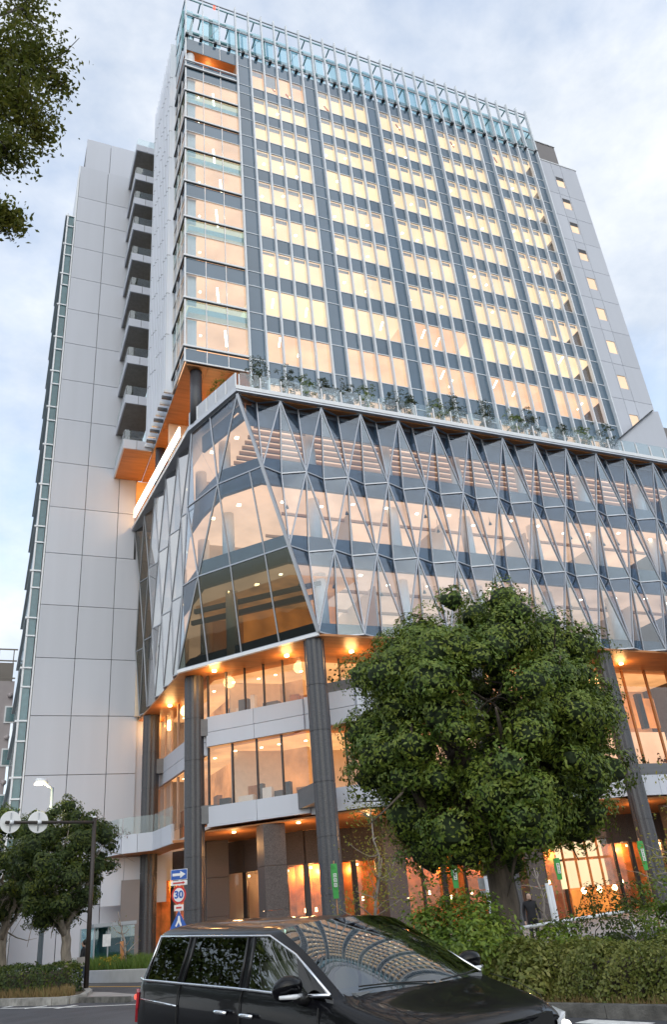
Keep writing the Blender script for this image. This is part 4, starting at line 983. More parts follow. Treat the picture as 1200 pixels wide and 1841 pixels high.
for (a, c) in (((1001, 1668), (984, 1588)), ((1006, 1668), (990, 1592))):
    p0 = far(*a, 26.6); p0[2] = 0; p1 = far(*c, 26.6)
    tag(tube('stake', [tuple(p0), tuple(p1)], [.07, .06], 'white_metal', None, 8), 'white support stake leaning beside the bare-branched sapling, one of a pair', 'stake', 'white stakes of the sapling')
b = far(222, 1745, 40.5); b[2] = .36; t_ = far(212, 1640, 40.5)
sapling(tuple(b), tuple(t_), .8, 8, 'sapling with orange trunk wrap in the stone planter', 'leaf_lime', 40, .09)
q0 = far(222, 1745, 40.5); q0[2] = .38; q1 = far(219, 1692, 40.5); tag(tube('trunk_wrap', [tuple(q0), tuple(q1)], [.11, .09], 'bark_wrap', None, 9), 'orange wrapping round the sapling in the stone planter', 'wrap')
# ---- white stone planter with grass
PL = [(4.75, 41.0), (6.6, 35.3), (7.3, 33.8), (8.6, 34.6), (8.6, 41), (7.8, 50), (4.6, 50)]
pl = empty('stone_planter', (6.3, 42, 0), 'low white stone planter full of grass before the left side of the building', 'planter')
for k, (a, b) in enumerate(zip(PL, PL[1:]+PL[:1])):
    d = (b[0]-a[0], b[1]-a[1]); ln = math.hypot(*d); n = max(1, round(ln/2.4))
    for s in range(n):
        c = along(a, b, (s+.5)/n); obox('coping_stone', (c[0]-6.3, c[1]-42, .2), d, (ln/n-.01, .3, .44), 'planter_stone', pl)
s_ = poly_prism('bed', [(p[0]-6.3, p[1]-42) for p in PL], .02, .36, 'soil', pl)
gp_ = [(4.95, 41.0), (6.75, 35.5), (7.4, 34.2), (8.4, 34.9), (8.4, 41), (7.6, 48), (4.9, 48)]
blades('grass', 'green grass growing in the white stone planter', gp_, 5200, .42, 'grass_blade', .36)
for (px, py, d, mt, lab) in ((208, 1728, 40, 'leaf_yellow', 'yellow flowering plant in the planter grass'), (232, 1700, 40.5, 'leaf_terrace', 'dark plant with red flowers beside the entrance'), (190, 1745, 40.8, 'leaf_yellow', 'small yellow flower clump at the planter edge')):
    if 'leaf_yellow' not in MATS: leafmat('leaf_yellow', [(.30, .24, .02), (.55, .40, .03), (.2, .2, .04)], .5, .3)
    b = far(px, py, d); b[2] = .36; shrub('flower', lab, 'flower', tuple(b), (.3, .3, .3), 260, .08, mt, stems=3)
# ---- planting behind the terrace balustrade
spots = [(412, 668, .55, 1.1), (455, 652, .5, 1.5), (508, 667, .6, 1.0), (540, 682, .6, .7), (575, 680, .5, .9), (612, 690, .6, .8), (645, 690, .6, .9), (690, 705, .5, .7), (718, 707, .5, 1.0), (770, 717, .6, .9), (803, 718, .55, 1.2), (857, 726, .45, 1.3), (915, 760, .6, 1.0), (940, 755, .6, 1.2), (1000, 785, .5, .7), (1040, 790, .6, .9), (1080, 790, .7, 1.2)]
for k, (px, py, r, h) in enumerate(spots):
    p = onY(px, py, 42.0); 
    shrub('terrace_shrub', ('tall ' if h >= 1.1 else 'low ')+('dark green' if k % 3 else 'bright green')+' shrub behind the glass balustrade of the podium roof terrace', 'shrub', (p[0], 41.3 if px > 430 else 43.5, 33.42), (r*1.6, .5, .85*h+.5), 1300, .13, 'leaf_terrace' if k % 3 else 'leaf_bush', 'shrubs along the roof terrace', inner=.1, crad=.3)
for (x, y, z, mt) in ((19.2, 43.9, 14.4, 'leaf_terrace'), (20.2, 42.95, 14.4, 'leaf_red'), (39.8, 42.9, 9.0, 'leaf_terrace'), (41.4, 42.9, 9.0, 'leaf_terrace'), (43.2, 42.9, 9.0, 'leaf_red'), (45, 42.9, 9, 'leaf_terrace')):
    shrub('planter_shrub', ('reddish' if mt == 'leaf_red' else 'green')+(' shrub in the dark box planter beside the thick corner column' if x < 25 else ' shrub in the long dark box planter of the low terrace before the glass hall'), 'shrub', (x, y, z), (.7, .35, .4), 300, .12, mt, 'shrubs in the terrace box planters')
for (x, y) in ((8.7, 60.8), (9.4, 59.6)): shrub('balcony_shrub', 'reddish bare shrub behind the lowest side balcony rail, '+('against the white wing' if x < 9 else 'near the dark round column'), 'shrub', (x, y, 6.76), (.8, .8, .8), 300, .12, 'leaf_red', 'shrubs on the side balcony')
# ================================================================== street furniture
pm('sign_blue', (.02, .10, .42), .45, var=.05); pm('sign_red', (.55, .03, .03), .45, var=.05); pm('sign_face', (.78, .78, .78), .5, var=.04)
pm('sign_back', (.45, .47, .49), .5, metal=.3, var=.1); pm('banner_green', (.05, .34, .07), .6, var=.12, scale=4); pm('pole_blue', (.22, .27, .32), .45, metal=.3, var=.1)
pm('skin', (.52, .34, .26), .6); pm('hair', (.02, .016, .014), .6); pm('cloth_black', (.018, .018, .022), .85, var=.15); pm('cloth_grey', (.30, .28, .27), .85); pm('cloth_white', (.7, .7, .72), .8); pm('cloth_jeans', (.05, .07, .12), .85)
pm('house_wall', (.40, .36, .37), .8, var=.06, scale=.6, coord='World'); pm('house_rail', (.20, .18, .16), .6)
pm('plain_grey', (.30, .31, .32), .7, coord='World')
def disc(name, c, r, nrm, th, mat, parent, n=28):
    nrm = Vector(nrm).normalized(); c = Vector(c); return tube(name, [tuple(c-nrm*th/2), tuple(c+nrm*th/2)], [r, r], mat, parent, n)
def flat(o):
    o.data.polygons.foreach_set('use_smooth', [False]*len(o.data.polygons)); return o
# ---- gantry pole with two round signs seen from behind
gb = far(153.6, 1788, 31.8); gb[2] = .12
gt = far(163, 1476, 31.8)-gb; gz = gt[2]
gn = empty('sign_gantry', tuple(gb), 'dark brown pole with a long arm carrying two round signs seen from behind', 'sign pole')
tube('pole', [(0, 0, 0), (0, 0, gz+.1)], [.085, .07], 'dark_bronze', gn, 12); tube('cap', [(0, 0, gz+.1), (0, 0, gz+.16)], [.08, .05], 'white_metal', gn, 10)
aL = far(10, 1474, 30.6)-gb; aL[2] = gz-.02
tube('arm', [(0, 0, gz-.05), (aL[0], aL[1], gz-.05)], [.055, .05], 'dark_bronze', gn, 10)
ad = np.array([aL[0], aL[1]]); an = np.array([-ad[1], ad[0]])/np.linalg.norm(ad)
if an[1] < 0: an = -an
for t in (.94, .64):
    c = (aL[0]*t+an[0]*.09, aL[1]*t+an[1]*.09, gz-.03)
    s_ = disc('round_sign', c, .36, (an[0], an[1], 0), .02, 'sign_face', gn); flat(s_)
    tube('sign_bar', [(c[0]-an[0]*.03, c[1]-an[1]*.03, c[2]-.3), (c[0]-an[0]*.03, c[1]-an[1]*.03, c[2]+.3)], [.02, .02], 'sign_back', gn, 6)
    tube('clamp', [(aL[0]*t-ad[0]*.02, aL[1]*t-ad[1]*.02, gz-.05), (aL[0]*t+ad[0]*.02, aL[1]*t+ad[1]*.02, gz-.05)], [.075, .075], 'white_metal', gn, 10)
# ---- lit street lamp
lb = far(66, 1785, 36.4); lb[2] = .12; lt = far(87, 1416, 36.4)-lb
sl = empty('street_lamp', tuple(lb), 'grey street lamp, lit, rising behind the bushy street tree', 'lamp')
tube('pole', [(0, 0, 0), (0, 0, 2.2), (0, 0, lt[2])], [.11, .09, .06], 'pole_blue', sl, 12)
hd = far(75, 1409, 36.0)-lb
tube('arm', [(0, 0, lt[2]-.05), (hd[0], hd[1], hd[2]+.08)], [.05, .05], 'white_metal', sl, 8)
tube('lamp_head', [(hd[0]*.6, hd[1]*.6, hd[2]+.1), (hd[0]*1.5, hd[1]*1.5, hd[2]+.1)], [.12, .10], 'white_metal', sl, 10)
tube('lens', [(hd[0]*1.3, hd[1]*1.3, hd[2]-.06), (hd[0]*1.3, hd[1]*1.3, hd[2]+.0)], [.17, .17], 'lamp_white', sl, 14)
lamp_light('lamp_light', (hd[0]*1.3, hd[1]*1.3-.2, hd[2]-.55), 200, (1, .88, .45), .15, parent=sl)
# ---- traffic sign post
sb = far(322, 1668, 32.5); sb[2] = .1
sp = empty('traffic_sign_post', tuple(sb), 'white post with blue one-way arrow, red-ringed 30 and blue crossing signs', 'traffic sign')
vd = np.array([-sb[0], -sb[1]])/math.hypot(sb[0], sb[1]); vr = np.array([vd[1]*-1, vd[0]]); vr = -vr if vr[0] < 0 else vr
def zat(py): return far(322, py, 32.5)[2]-sb[2]
sw = np.array([math.cos(.25)*vr[0]+math.sin(.25)*vd[0], math.cos(.25)*vr[1]+math.sin(.25)*vd[1]]); sn = np.array([sw[1], -sw[0]]); sn = sn if sn@vd > 0 else -sn
tube('post', [(0, 0, 0), (0, 0, zat(1566))], [.038, .038], 'white_metal', sp, 10)
def board(nm, cx, cz, w, h, mat, dep, par=None):
    c = np.array([sw[0]*cx+sn[0]*dep, sw[1]*cx+sn[1]*dep]); return obox(nm, (c[0], c[1], cz), sw, (w, .012, h), mat, par or sp)
def shape(nm, P, mat, dep):
    """flat print: polygon P in the sign plane"""
    n = len(P); V = [(sw[0]*u+sn[0]*dep, sw[1]*u+sn[1]*dep, z) for u, z in P]+[(sw[0]*u+sn[0]*(dep-.004), sw[1]*u+sn[1]*(dep-.004), z) for u, z in P]
    F = [tuple(range(n)), tuple(range(2*n-1, n-1, -1))]+[(i, n+i, n+(i+1) % n, (i+1) % n) for i in range(n)]
    return link(nm, mesh(nm, V, F, mat), sp)
z1_ = (zat(1563)+zat(1582))/2; hh = zat(1563)-zat(1582)
board('one_way_board', .0, z1_, .62, hh, 'sign_face', .06); board('blue_field', .0, z1_, .59, hh-.03, 'sign_blue', .068)
shape('arrow', [(-.24, z1_-.045), (.05, z1_-.045), (.05, z1_-.12), (.25, z1_), (.05, z1_+.12), (.05, z1_+.045), (-.24, z1_+.045)], 'sign_face', .082)
z2_ = (zat(1584)+zat(1591))/2; board('plate', .0, z2_, .62, .16, 'sign_face', .06); shape('red_arrow', [(-.22, z2_-.025), (.14, z2_-.025), (.14, z2_-.05), (.24, z2_), (.14, z2_+.05), (.14, z2_+.025), (-.22, z2_+.025)], 'sign_red', .075)
z3_ = zat(1609); 
def ring(nm, cz, r, rx, mat, dep): shape(nm, [(rx*math.cos(a), cz+r*math.sin(a)) for a in np.linspace(0, 2*math.pi, 33)[:-1]], mat, dep)
ring('speed_disc', z3_, .30, .27, 'sign_red', .07); ring('speed_field', z3_, .23, .2, 'sign_face', .076)
def digits(txt, cz, size, mat, dep):
    cu = bpy.data.curves.new('speed_number', 'FONT'); cu.body = txt; cu.size = size; cu.align_x = 'CENTER'; cu.align_y = 'CENTER'; cu.extrude = .003; cu.offset = .012
    o = bpy.data.objects.new('speed_number', cu); COL.objects.link(o); me = bpy.data.meshes.new_from_object(o.evaluated_get(bpy.context.evaluated_depsgraph_get())); bpy.data.objects.remove(o)
    me.materials.clear(); me.materials.append(MATS[mat]); q = link('speed_number', me, sp)
    M = Matrix(((sw[0], 0, sn[0], sn[0]*dep), (sw[1], 0, sn[1], sn[1]*dep), (0, 1, 0, cz), (0, 0, 0, 1)))
    q.matrix_local = M; return q
digits('30', z3_, .34, 'sign_blue', .084)
z4_ = zat(1632); board('plate', .0, z4_, .34, .2, 'sign_face', .06); board('red_bar', .0, z4_, .2, .06, 'sign_red', .07)
z5a, z5b = zat(1640), zat(1672)
shape('crossing_board', [(0, z5a+.05), (.31, z5b+.08), (.31, z5b), (-.31, z5b), (-.31, z5b+.08)], 'sign_blue', .06)
shape('walker', [(-.02, z5a-.12), (.04, z5a-.12), (.06, z5a-.28), (.12, z5a-.44), (.06, z5a-.46), (.0, z5a-.32), (-.08, z5a-.47), (-.13, z5a-.44), (-.04, z5a-.26)], 'sign_face', .072)
# ---- sign boards seen from behind near the big trunk
kb = far(888, 1668, 24); kb[2] = .1; ks = empty('sign_board_back', tuple(kb), 'pale grey sign boards seen from behind beside the big trunk', 'traffic sign')
def kz(py): return far(880, py, 24)[2]-kb[2]
tube('post', [(0, 0, 0), (0, 0, kz(1574))], [.05, .05], 'white_metal', ks, 10)
obox('board', (-.02, .06, (kz(1577)+kz(1598))/2), (1, -.5), (.34, .02, kz(1577)-kz(1598)), 'sign_back', ks); obox('board', (.0, .06, (kz(1598)+kz(1609))/2-.01), (1, -.5), (.36, .02, kz(1598)-kz(1609)-.03), 'sign_back', ks)
# ---- green banners with white characters on slim poles
for (px, pt, pb, d, lab) in ((610, 1552, 1615, 30, 'green banner with three white characters beside the thick column at the chamfered corner'), (832, 1546, 1596, 28, 'green banner with white characters partly under the big tree crown'),
                             (1025, 1540, 1580, 29, 'green banner with white characters between the big trunk and the cafe window'), (1188, 1508, 1562, 31, 'green banner with white characters on the column beside the cafe')):
    b0 = far(px, 1660, d); b0[2] = .1; br = empty('banner', tuple(b0), lab, 'banner'); zt_, zb_ = far(px, pt, d)[2]-.1, far(px, pb, d)[2]-.1
    tube('pole', [(0.0, .05, 0), (0.0, .05, zt_+.1)], [.025, .02], 'baffle', br, 8)
    V = []; F = []
    for k in range(7):
        t = k/6; z = zt_+(zb_-zt_)*t; w = .03*math.sin(5*t); V += [(-.14, .0+w, z), (.07, -.03-w, z), (-.14, .012+w, z), (.07, -.018-w, z)]
        if k: a = 4*(k-1); F += [(a, a+1, a+5, a+4), (a+2, a+6, a+7, a+3)]
    link('cloth', mesh('cloth', V, F, 'banner_green'), br)
    for k in range(3):
        zc = zt_+(zb_-zt_)*(.34+.14*k)
        for (u, v, w_, h_) in ((0, .05, .11, .022), (0, -.05, .11, .022), (-.042, 0, .022, .1), (.042, 0, .022, .1), (0, 0, .08, .02)):
            obox('character_stroke', (-.035+u, -.045-.16*u, zc+v), (1, -.16), (w_, .008, h_), 'sign_face', br)
# ---- neighbour house at the far left
nb_ = empty('neighbour_house', (-4, 84, 0), 'pinkish grey house with small windows and a roof railing behind the white wing', 'house')
box('wall', -6, 5.6, 0, 12, 0, 25.4, 'house_wall', nb_)
for k in range(9): box('rail_post', -6+k*1.4, -5.9+k*1.4, -.1, 0, 25.4, 28.7, 'house_rail', nb_)
for z in (25.6, 27.4, 28.6): box('rail', -6, 5.6, -.12, -.05, z, z+.14, 'house_rail', nb_)
box('roof_box', -2, 5.4, 3, 8, 25.4, 28.2, 'house_rail', nb_)
for (px, py) in ((18, 1285), (12, 1362), (6, 1445), (2, 1520)):
    p = onY(px, py, 84); x = p[0]+4; z = p[2]
    fr = boxes_mesh('window', [(x-.55, x+.55, -.12, -.02, z-.85, z+.85)], 'white_metal', nb_); box('pane', x-.42, x+.42, -.16, -.125, z-.7, z+.7, 'spandrel_teal', fr)
    tube('vent', [(x-.2, -.3, z+1.9), (x-.2, 0, z+1.9)], [.25, .25], 'house_wall', nb_, 10)
an_ = empty('low_annex', (-1.5, 58, 0), 'low grey annex with dark windows left of the white wing', 'building')
box('wall', -6, 3.6, 0, 4, 0, 4.6, 'plain_grey', an_)
for k in range(4): box('window', -5+k*2.2, -3.4+k*2.2, -.06, -.01, 1.2, 3.4, 'spandrel', an_); box('sill', -5.05+k*2.2, -3.35+k*2.2, -.12, -.065, 1.05, 1.2, 'white_metal', an_)
# ---- glass bus-stop like shelter at the side entrance
gs = far(172, 1745, 47); gs[2] = .1
sh = empty('glass_shelter', tuple(gs), 'small greenish glass entrance hut with flat roof beside the white wall', 'shelter')
sx = lambda px: far(px, 1700, 47)[0]-gs[0]
xa, xb = sx(143), sx(244); zt_ = far(190, 1662, 47)[2]-.1
box('roof', xa+.6, xb, -.3, 1.6, zt_-.1, zt_+.06, 'grey_paint', sh)
for k in range(4):
    w = (xb-xa)/4; box('glass_wall', xa+k*w+.04, xa+(k+1)*w-.04, 0, .03, .05, zt_-.12, 'glass_teal', sh); box('post', xa+k*w-.03, xa+k*w+.03, -.03, .06, 0, zt_-.1, 'grey_paint', sh)
box('inner_wall', xa+.9, xb, 1.4, 1.5, 0, zt_-.12, 'spandrel_teal', sh); box('notice', xa+1.1, xa+1.5, -.06, -.03, zt_-1.0, zt_-.45, 'cloth_white', sh)
# ---- white barrier rail in front of the hall, right of the trunk
rb = far(990, 1668, 26); rl = empty('handrail', (rb[0], rb[1], .1), 'white sloping handrail beyond the long hedge', 'rail')
tube('bar', [(-1.2, .5, .75), (2.2, -.9, .95)], [.05, .05], 'white_metal', rl, 8)
for t in (0, .5, 1): tube('post', [(-1.2+3.4*t, .5-1.4*t, -.1), (-1.2+3.4*t, .5-1.4*t, .75+.2*t)], [.03, .03], 'white_metal', rl, 8)

# ================================================================== people
def person(name, label, base, facing, height, mats, stride=.22, arm=.15):
    """one continuous skinned body, with hair and bag as children"""
    root = empty(name, base, label, 'person'); s = height/1.72
    J = {'pelvis': (0, 0, .95), 'chest': (0, 0, 1.30), 'neck': (0, .01, 1.46), 'chin': (0, .03, 1.53), 'head': (0, .03, 1.62), 'crown': (0, .02, 1.69)}
    R = {'pelvis': .15, 'chest': .165, 'neck': .055, 'chin': .065, 'head': .095, 'crown': .06}
    Ed = [('pelvis', 'chest'), ('chest', 'neck'), ('neck', 'chin'), ('chin', 'head'), ('head', 'crown')]
    for sd_, nm in ((1, 'r'), (-1, 'l')):
        st = stride*sd_
        J.update({'hip'+nm: (.1*sd_, 0, .9), 'knee'+nm: (.1*sd_, st*.55+.03, .5), 'ankle'+nm: (.1*sd_, st*.9-.03, .09), 'toe'+nm: (.11*sd_, st*.9+.14, .035),
                  'sh'+nm: (.19*sd_, 0, 1.40), 'el'+nm: (.25*sd_, -st*arm*2-.02, 1.12), 'wr'+nm: (.25*sd_, -st*arm*3+.1, .90), 'hand'+nm: (.25*sd_, -st*arm*3+.12, .81)})
        R.update({'hip'+nm: .10, 'knee'+nm: .06, 'ankle'+nm: .045, 'toe'+nm: .035, 'sh'+nm: .07, 'el'+nm: .048, 'wr'+nm: .034, 'hand'+nm: .035})
        Ed += [('pelvis', 'hip'+nm), ('hip'+nm, 'knee'+nm), ('knee'+nm, 'ankle'+nm), ('ankle'+nm, 'toe'+nm), ('chest', 'sh'+nm), ('sh'+nm, 'el'+nm), ('el'+nm, 'wr'+nm), ('wr'+nm, 'hand'+nm)]
        for k in range(5):
            fx = (-.022+.014*k); p = J['hand'+nm]; f = 'f%d%s' % (k, nm)
            J[f] = (p[0]+(.0 if k else -.03*sd_), p[1]+fx+(.03 if k == 0 else 0), p[2]-(.07 if k else .03)-.008*(2-abs(k-2))); R[f] = .010; Ed.append(('hand'+nm, f))
    keys = list(J); me = bpy.data.meshes.new('body'); me.from_pydata([tuple(c*s for c in J[k]) for k in keys], [(keys.index(a), keys.index(b)) for a, b in Ed], [])
    o = link('body', me, root); sk = o.modifiers.new('skin', 'SKIN')
    for k, v in zip(keys, me.skin_vertices[0].data): v.radius = (R[k]*s, R[k]*s*(.8 if k in ('pelvis', 'chest') else 1)); v.use_root = (k == 'pelvis')
    o.modifiers.new('sub', 'SUBSURF').levels = 1; o.modifiers['sub'].render_levels = 1
    dg = bpy.context.evaluated_depsgraph_get(); m2 = bpy.data.meshes.new_from_object(o.evaluated_get(dg)); o.modifiers.clear(); o.data = m2
    m2.materials.clear()
    for mt in mats: m2.materials.append(MATS[mt])
    for p in m2.polygons:
        z = p.center.z/s; x = abs(p.center.x)/s
        p.material_index = 2 if (z > 1.49 or (x > .2 and z < .89)) else (1 if z < .93 else 0); p.use_smooth = True
    V, F = tube_data([([(0, .0, 1.55*s), (0, -.01*s, 1.63*s), (0, 0, 1.70*s), (0, .02*s, 1.735*s)], [.075*s, .108*s, .095*s, .03*s])], 14); hr = link('hair', mesh('hair', V, F, 'hair', True), root); hr.location = (0, -.03*s, 0)
    fc = boxes_mesh('nose', [(-.012*s, .012*s, .115*s, .145*s, 1.585*s, 1.62*s)], 'skin', root)
    root.rotation_euler = (0, 0, facing); return root
pb_ = far(148, 1758, 34.5); pb_[2] = .0
pA = person('person', 'walking person in black jacket with a pale shoulder bag, half hidden by the brown pole', tuple(pb_), 1.2, 1.62, ('cloth_black', 'cloth_jeans', 'skin'))
bg_ = boxes_mesh('bag', [(-.34, -.2, -.14, .16, .78, 1.08)], 'cloth_grey', pA)
pb2 = far(962, 1672, 29); pb2[2] = .1
person('person', 'person in dark coat standing by the hall near the bare-branched sapling', tuple(pb2), 2.6, 1.68, ('cloth_black', 'cloth_black', 'skin'), .06)
# ================================================================== black minivan in the foreground
pm('car_paint', (.0035, .0035, .005), .35, var=.05, coat=.45, spec=.08); pm('chrome', (.75, .76, .78), .12, metal=1., var=.02); pm('rubber', (.012, .012, .012), .8); pm('rim_alloy', (.5, .51, .53), .25, metal=.9)
pm('car_trim', (.012, .012, .013), .35); pm('car_seat', (.10, .095, .09), .8); pm('car_dash', (.16, .17, .18), .6); pm('car_beige', (.36, .33, .27), .7); pm('lens_red', (.40, .02, .03), .15, coat=.8); pm('lens_clear', (.65, .66, .68), .1, coat=1.); pm('lens_amber', (.8, .25, .03), .2, coat=.5)
CARX, CARY, CARTH = 3.225, 8.30, -1.345
def ct(p):
    """wedge of the body: beltline rises to the rear, low roof"""
    x, y, z = p; k = min(1, max(0, (z-.35)/.5))
    if z > 1.1: z = 1.1+(z-1.1)*.87
    return (x, y, z+.025*k-.03*x*k)

CAR = empty('minivan', (CARX, CARY, 0), 'glossy black minivan with dark tinted side windows driving on the near lane', 'car'); CAR.rotation_euler = (0, 0, CARTH)
def st(x, top, sc=1., zs=0.):
    """one station: ten points from sill to roof centre; x at the belt, top = x shift at the roof"""
    prof = [(.80, .22, 0), (.90, .38, 0), (.925, .62, 0), (.92, .85, 0), (.90, 1.03, 0), (.868, 1.09, 0), (.735, 1.575, 1), (.70, 1.64, 1.1), (.42, 1.70, 1.15), (0, 1.722, 1.2)]
    return [(x+top*t, y*sc, z+(zs if z > .3 else 0)) for y, z, t in prof]
S_ = [
 [(-2.40, .72, .30), (-2.45, .80, .42), (-2.47, .84, .62), (-2.46, .84, .85), (-2.43, .83, 1.03), (-2.41, .80, 1.10), (-2.30, .66, 1.53), (-2.27, .62, 1.60), (-2.18, .38, 1.65), (-2.17, 0, 1.67)],
 [(-2.34, .79, .25), (-2.36, .885, .40), (-2.37, .905, .62), (-2.36, .90, .85), (-2.34, .885, 1.04), (-2.32, .86, 1.11), (-2.22, .71, 1.555), (-2.19, .68, 1.63), (-2.14, .41, 1.69), (-2.12, 0, 1.71)],
 st(-2.22, .12), st(-1.38, .06), st(-1.26, .05), st(-.06, -.03), st(.06, -.03),
 [(.40, .80, .22), (.40, .90, .38), (.40, .925, .62), (.40, .92, .85), (.40, .90, 1.03), (.40, .868, 1.085), (.30, .73, 1.575), (.40, .69, 1.63), (.50, .42, 1.685), (.54, 0, 1.70)],
 [(.98, .80, .22), (.98, .90, .38), (.98, .925, .62), (.98, .92, .85), (.98, .895, 1.025), (.96, .87, 1.08), (.76, .755, 1.41), (.86, .71, 1.435), (1.0, .44, 1.465), (1.05, 0, 1.48)],
 [(1.46, .80, .22), (1.46, .90, .38), (1.46, .925, .62), (1.46, .915, .84), (1.45, .885, 1.01), (1.42, .86, 1.05), (1.38, .825, 1.085), (1.45, .775, 1.09), (1.58, .46, 1.10), (1.63, 0, 1.105)],
 [(1.70, .80, .24), (1.70, .90, .38), (1.70, .92, .62), (1.70, .91, .82), (1.70, .875, .96), (1.70, .83, 1.01), (1.70, .76, 1.03), (1.70, .62, 1.045), (1.74, .40, 1.055), (1.76, 0, 1.06)],
 [(2.05, .78, .26), (2.05, .88, .38), (2.06, .90, .60), (2.06, .89, .78), (2.03, .85, .91), (2.03, .79, .955), (2.03, .70, .98), (2.04, .56, .995), (2.05, .36, 1.005), (2.06, 0, 1.01)],
 [(2.26, .72, .27), (2.26, .82, .38), (2.27, .85, .58), (2.26, .84, .74), (2.24, .79, .85), (2.24, .74, .895), (2.26, .64, .92), (2.29, .48, .935), (2.31, .30, .942), (2.32, 0, .945)],
 [(2.36, .64, .30), (2.38, .73, .40), (2.39, .75, .54), (2.38, .74, .68), (2.36, .71, .79), (2.35, .66, .84), (2.37, .54, .86), (2.40, .42, .87), (2.42, .26, .875), (2.43, 0, .88)],
]
S_ = [[ct(p) for p in r] for r in S_]
NS, NJ = len(S_), 10; W_ = 2*NJ-1
grid = []
for s in S_:
    row = [(x, -y, z) for x, y, z in s]+[(x, y, z) for x, y, z in s[-2::-1]]
    grid += row
def cat_of(i, j):
    jj = j if j < NJ-1 else 2*(NJ-1)-1-j; sd = 'r' if j < NJ-1 else 'l'
    if jj == 5:
        if i == 2: return 'quarter_window', sd
        if i == 4: return 'door_window', sd+'a'
        if i in (6, 7): return 'door_window', sd+'b'
        if i == 8: return 'corner_window', sd
    if jj in (7, 8) and i in (7, 8): return 'windscreen', ''
    return 'body', ''
groups = {}
for i in range(NS-1):
    for j in range(W_-1):
        groups.setdefault(cat_of(i, j), []).append((i*W_+j, i*W_+j+1, (i+1)*W_+j+1, (i+1)*W_+j))
groups[('body', '')] += [tuple(range(W_)), tuple(reversed([(NS-1)*W_+k for k in range(W_)]))]
def gi(i, j, left): return i*W_+(2*(NJ-1)-j if left else j)
CORN = set()
for lf in (0, 1):
    for (i, j) in [(a, b) for a in (2, 3, 4, 5, 6, 8, 9) for b in (5, 6)]+[(7, 7), (9, 7)]: CORN.add(gi(i, j, lf))
def sub_mesh(name, F, mat, par=CAR, lv=3):
    idx = sorted({v for f in F for v in f}); mp = {v: k for k, v in enumerate(idx)}
    me = mesh(name, [grid[v] for v in idx], [tuple(mp[v] for v in f) for f in F], mat, True)
    at = me.attributes.new('crease_vert', 'FLOAT', 'POINT'); at.data.foreach_set('value', [.97 if v in CORN else 0. for v in idx])
    o = link(name, me, par)
    md = o.modifiers.new('round', 'SUBSURF'); md.levels = md.render_levels = lv; return o
bodyo = None
for (nm, sd), F in groups.items():
    mt = {'body': 'car_paint', 'quarter_window': 'car_glass', 'windscreen': 'car_screen', 'corner_window': 'car_glass'}.get(nm, 'car_glass' if sd.endswith('a') else 'car_screen')
    o = sub_mesh(nm, F, mt)
    if nm == 'body': bodyo = o
def mirror_y(pts): return [(x, -y, z) for x, y, z in pts]
def carve(nm, pts, r, mat, par=CAR, both=True, n=8, raw=False):
    if not raw: pts = [ct(p) for p in pts]
    tube(nm, pts, [r]*len(pts), mat, par, n)
    if both: tube(nm, mirror_y(pts), [r]*len(pts), mat, par, n)
def surf(i, j, out=.012):
    x, y, z = S_[i][j]; return (x, -(y+out), z+out*.4)
# chrome window surround, roof rail, seams
carve('chrome_strip', [surf(i, 5) for i in range(1, 9)]+[ct((1.36, -.845, 1.105))], .013, 'chrome', raw=True)
carve('chrome_strip', [surf(i, 6, .004) for i in (2, 3, 4, 5, 6, 7, 8)]+[ct((1.36, -.845, 1.105))], .012, 'chrome', raw=True)
carve('pillar_strip', [surf(2, 5), surf(2, 6, .004)], .010, 'chrome', raw=True)
for i in (3, 4, 5, 6): carve('pillar_trim', [surf(i, 5, .004), surf(i, 6, .002)], .014, 'car_trim', raw=True)
for x in (-1.30, .0): carve('door_seam', [(x, -.930, .30), (x, -.934, .62), (x, -.930, .85), (x, -.910, 1.02), (x, -.876, 1.085)], .006, 'rubber')
carve('door_seam', [(1.2, -.930, .35), (1.22, -.934, .62), (1.24, -.926, .85), (1.26, -.900, 1.02)], .006, 'rubber')
carve('slide_rail', [(-2.25, -.905, .92), (-1.3, -.925, .90)], .010, 'chrome')
carve('bonnet_seam', [(1.58, -.74, 1.10), (1.9, -.72, 1.055), (2.2, -.66, .975), (2.36, -.52, .905)], .003, 'rubber')
for x in (-.30, .18): carve('door_handle', [(x-.11, -.945, .905), (x-.06, -.972, .91), (x+.06, -.972, .91), (x+.11, -.945, .905)], .019, 'chrome')
# door mirrors
for sd in (-1, 1):
    V = []; F = []; n = 12; prof = [(-.10, .02), (-.07, .10), (0, .135), (.07, .10), (.11, .03)]
    for (u, r) in prof:
        for k in range(n): a = 2*math.pi*k/n; V.append((1.02+u+.03*math.sin(a), sd*(1.03+math.cos(a)*r*1.15), 1.15+math.sin(a)*r*.82))
    for i in range(len(prof)-1):
        for k in range(n): F.append((i*n+k, i*n+(k+1) % n, (i+1)*n+(k+1) % n, (i+1)*n+k))
    F += [tuple(range(n-1, -1, -1)), tuple((len(prof)-1)*n+k for k in range(n))]
    mo = link('door_mirror', mesh('door_mirror', V, F, 'car_paint', True), CAR); mo.modifiers.new('round', 'SUBSURF').render_levels = 2
    tube('mirror_arm', [(1.06, sd*.86, 1.05), (1.04, sd*.98, 1.09)], [.05, .045], 'car_trim', mo, 8)
    tube('indicator', [(1.11, sd*.96, 1.095), (1.14, sd*1.04, 1.095), (1.08, sd*1.15, 1.10)], [.018, .02, .014], 'lens_clear', mo, 8)
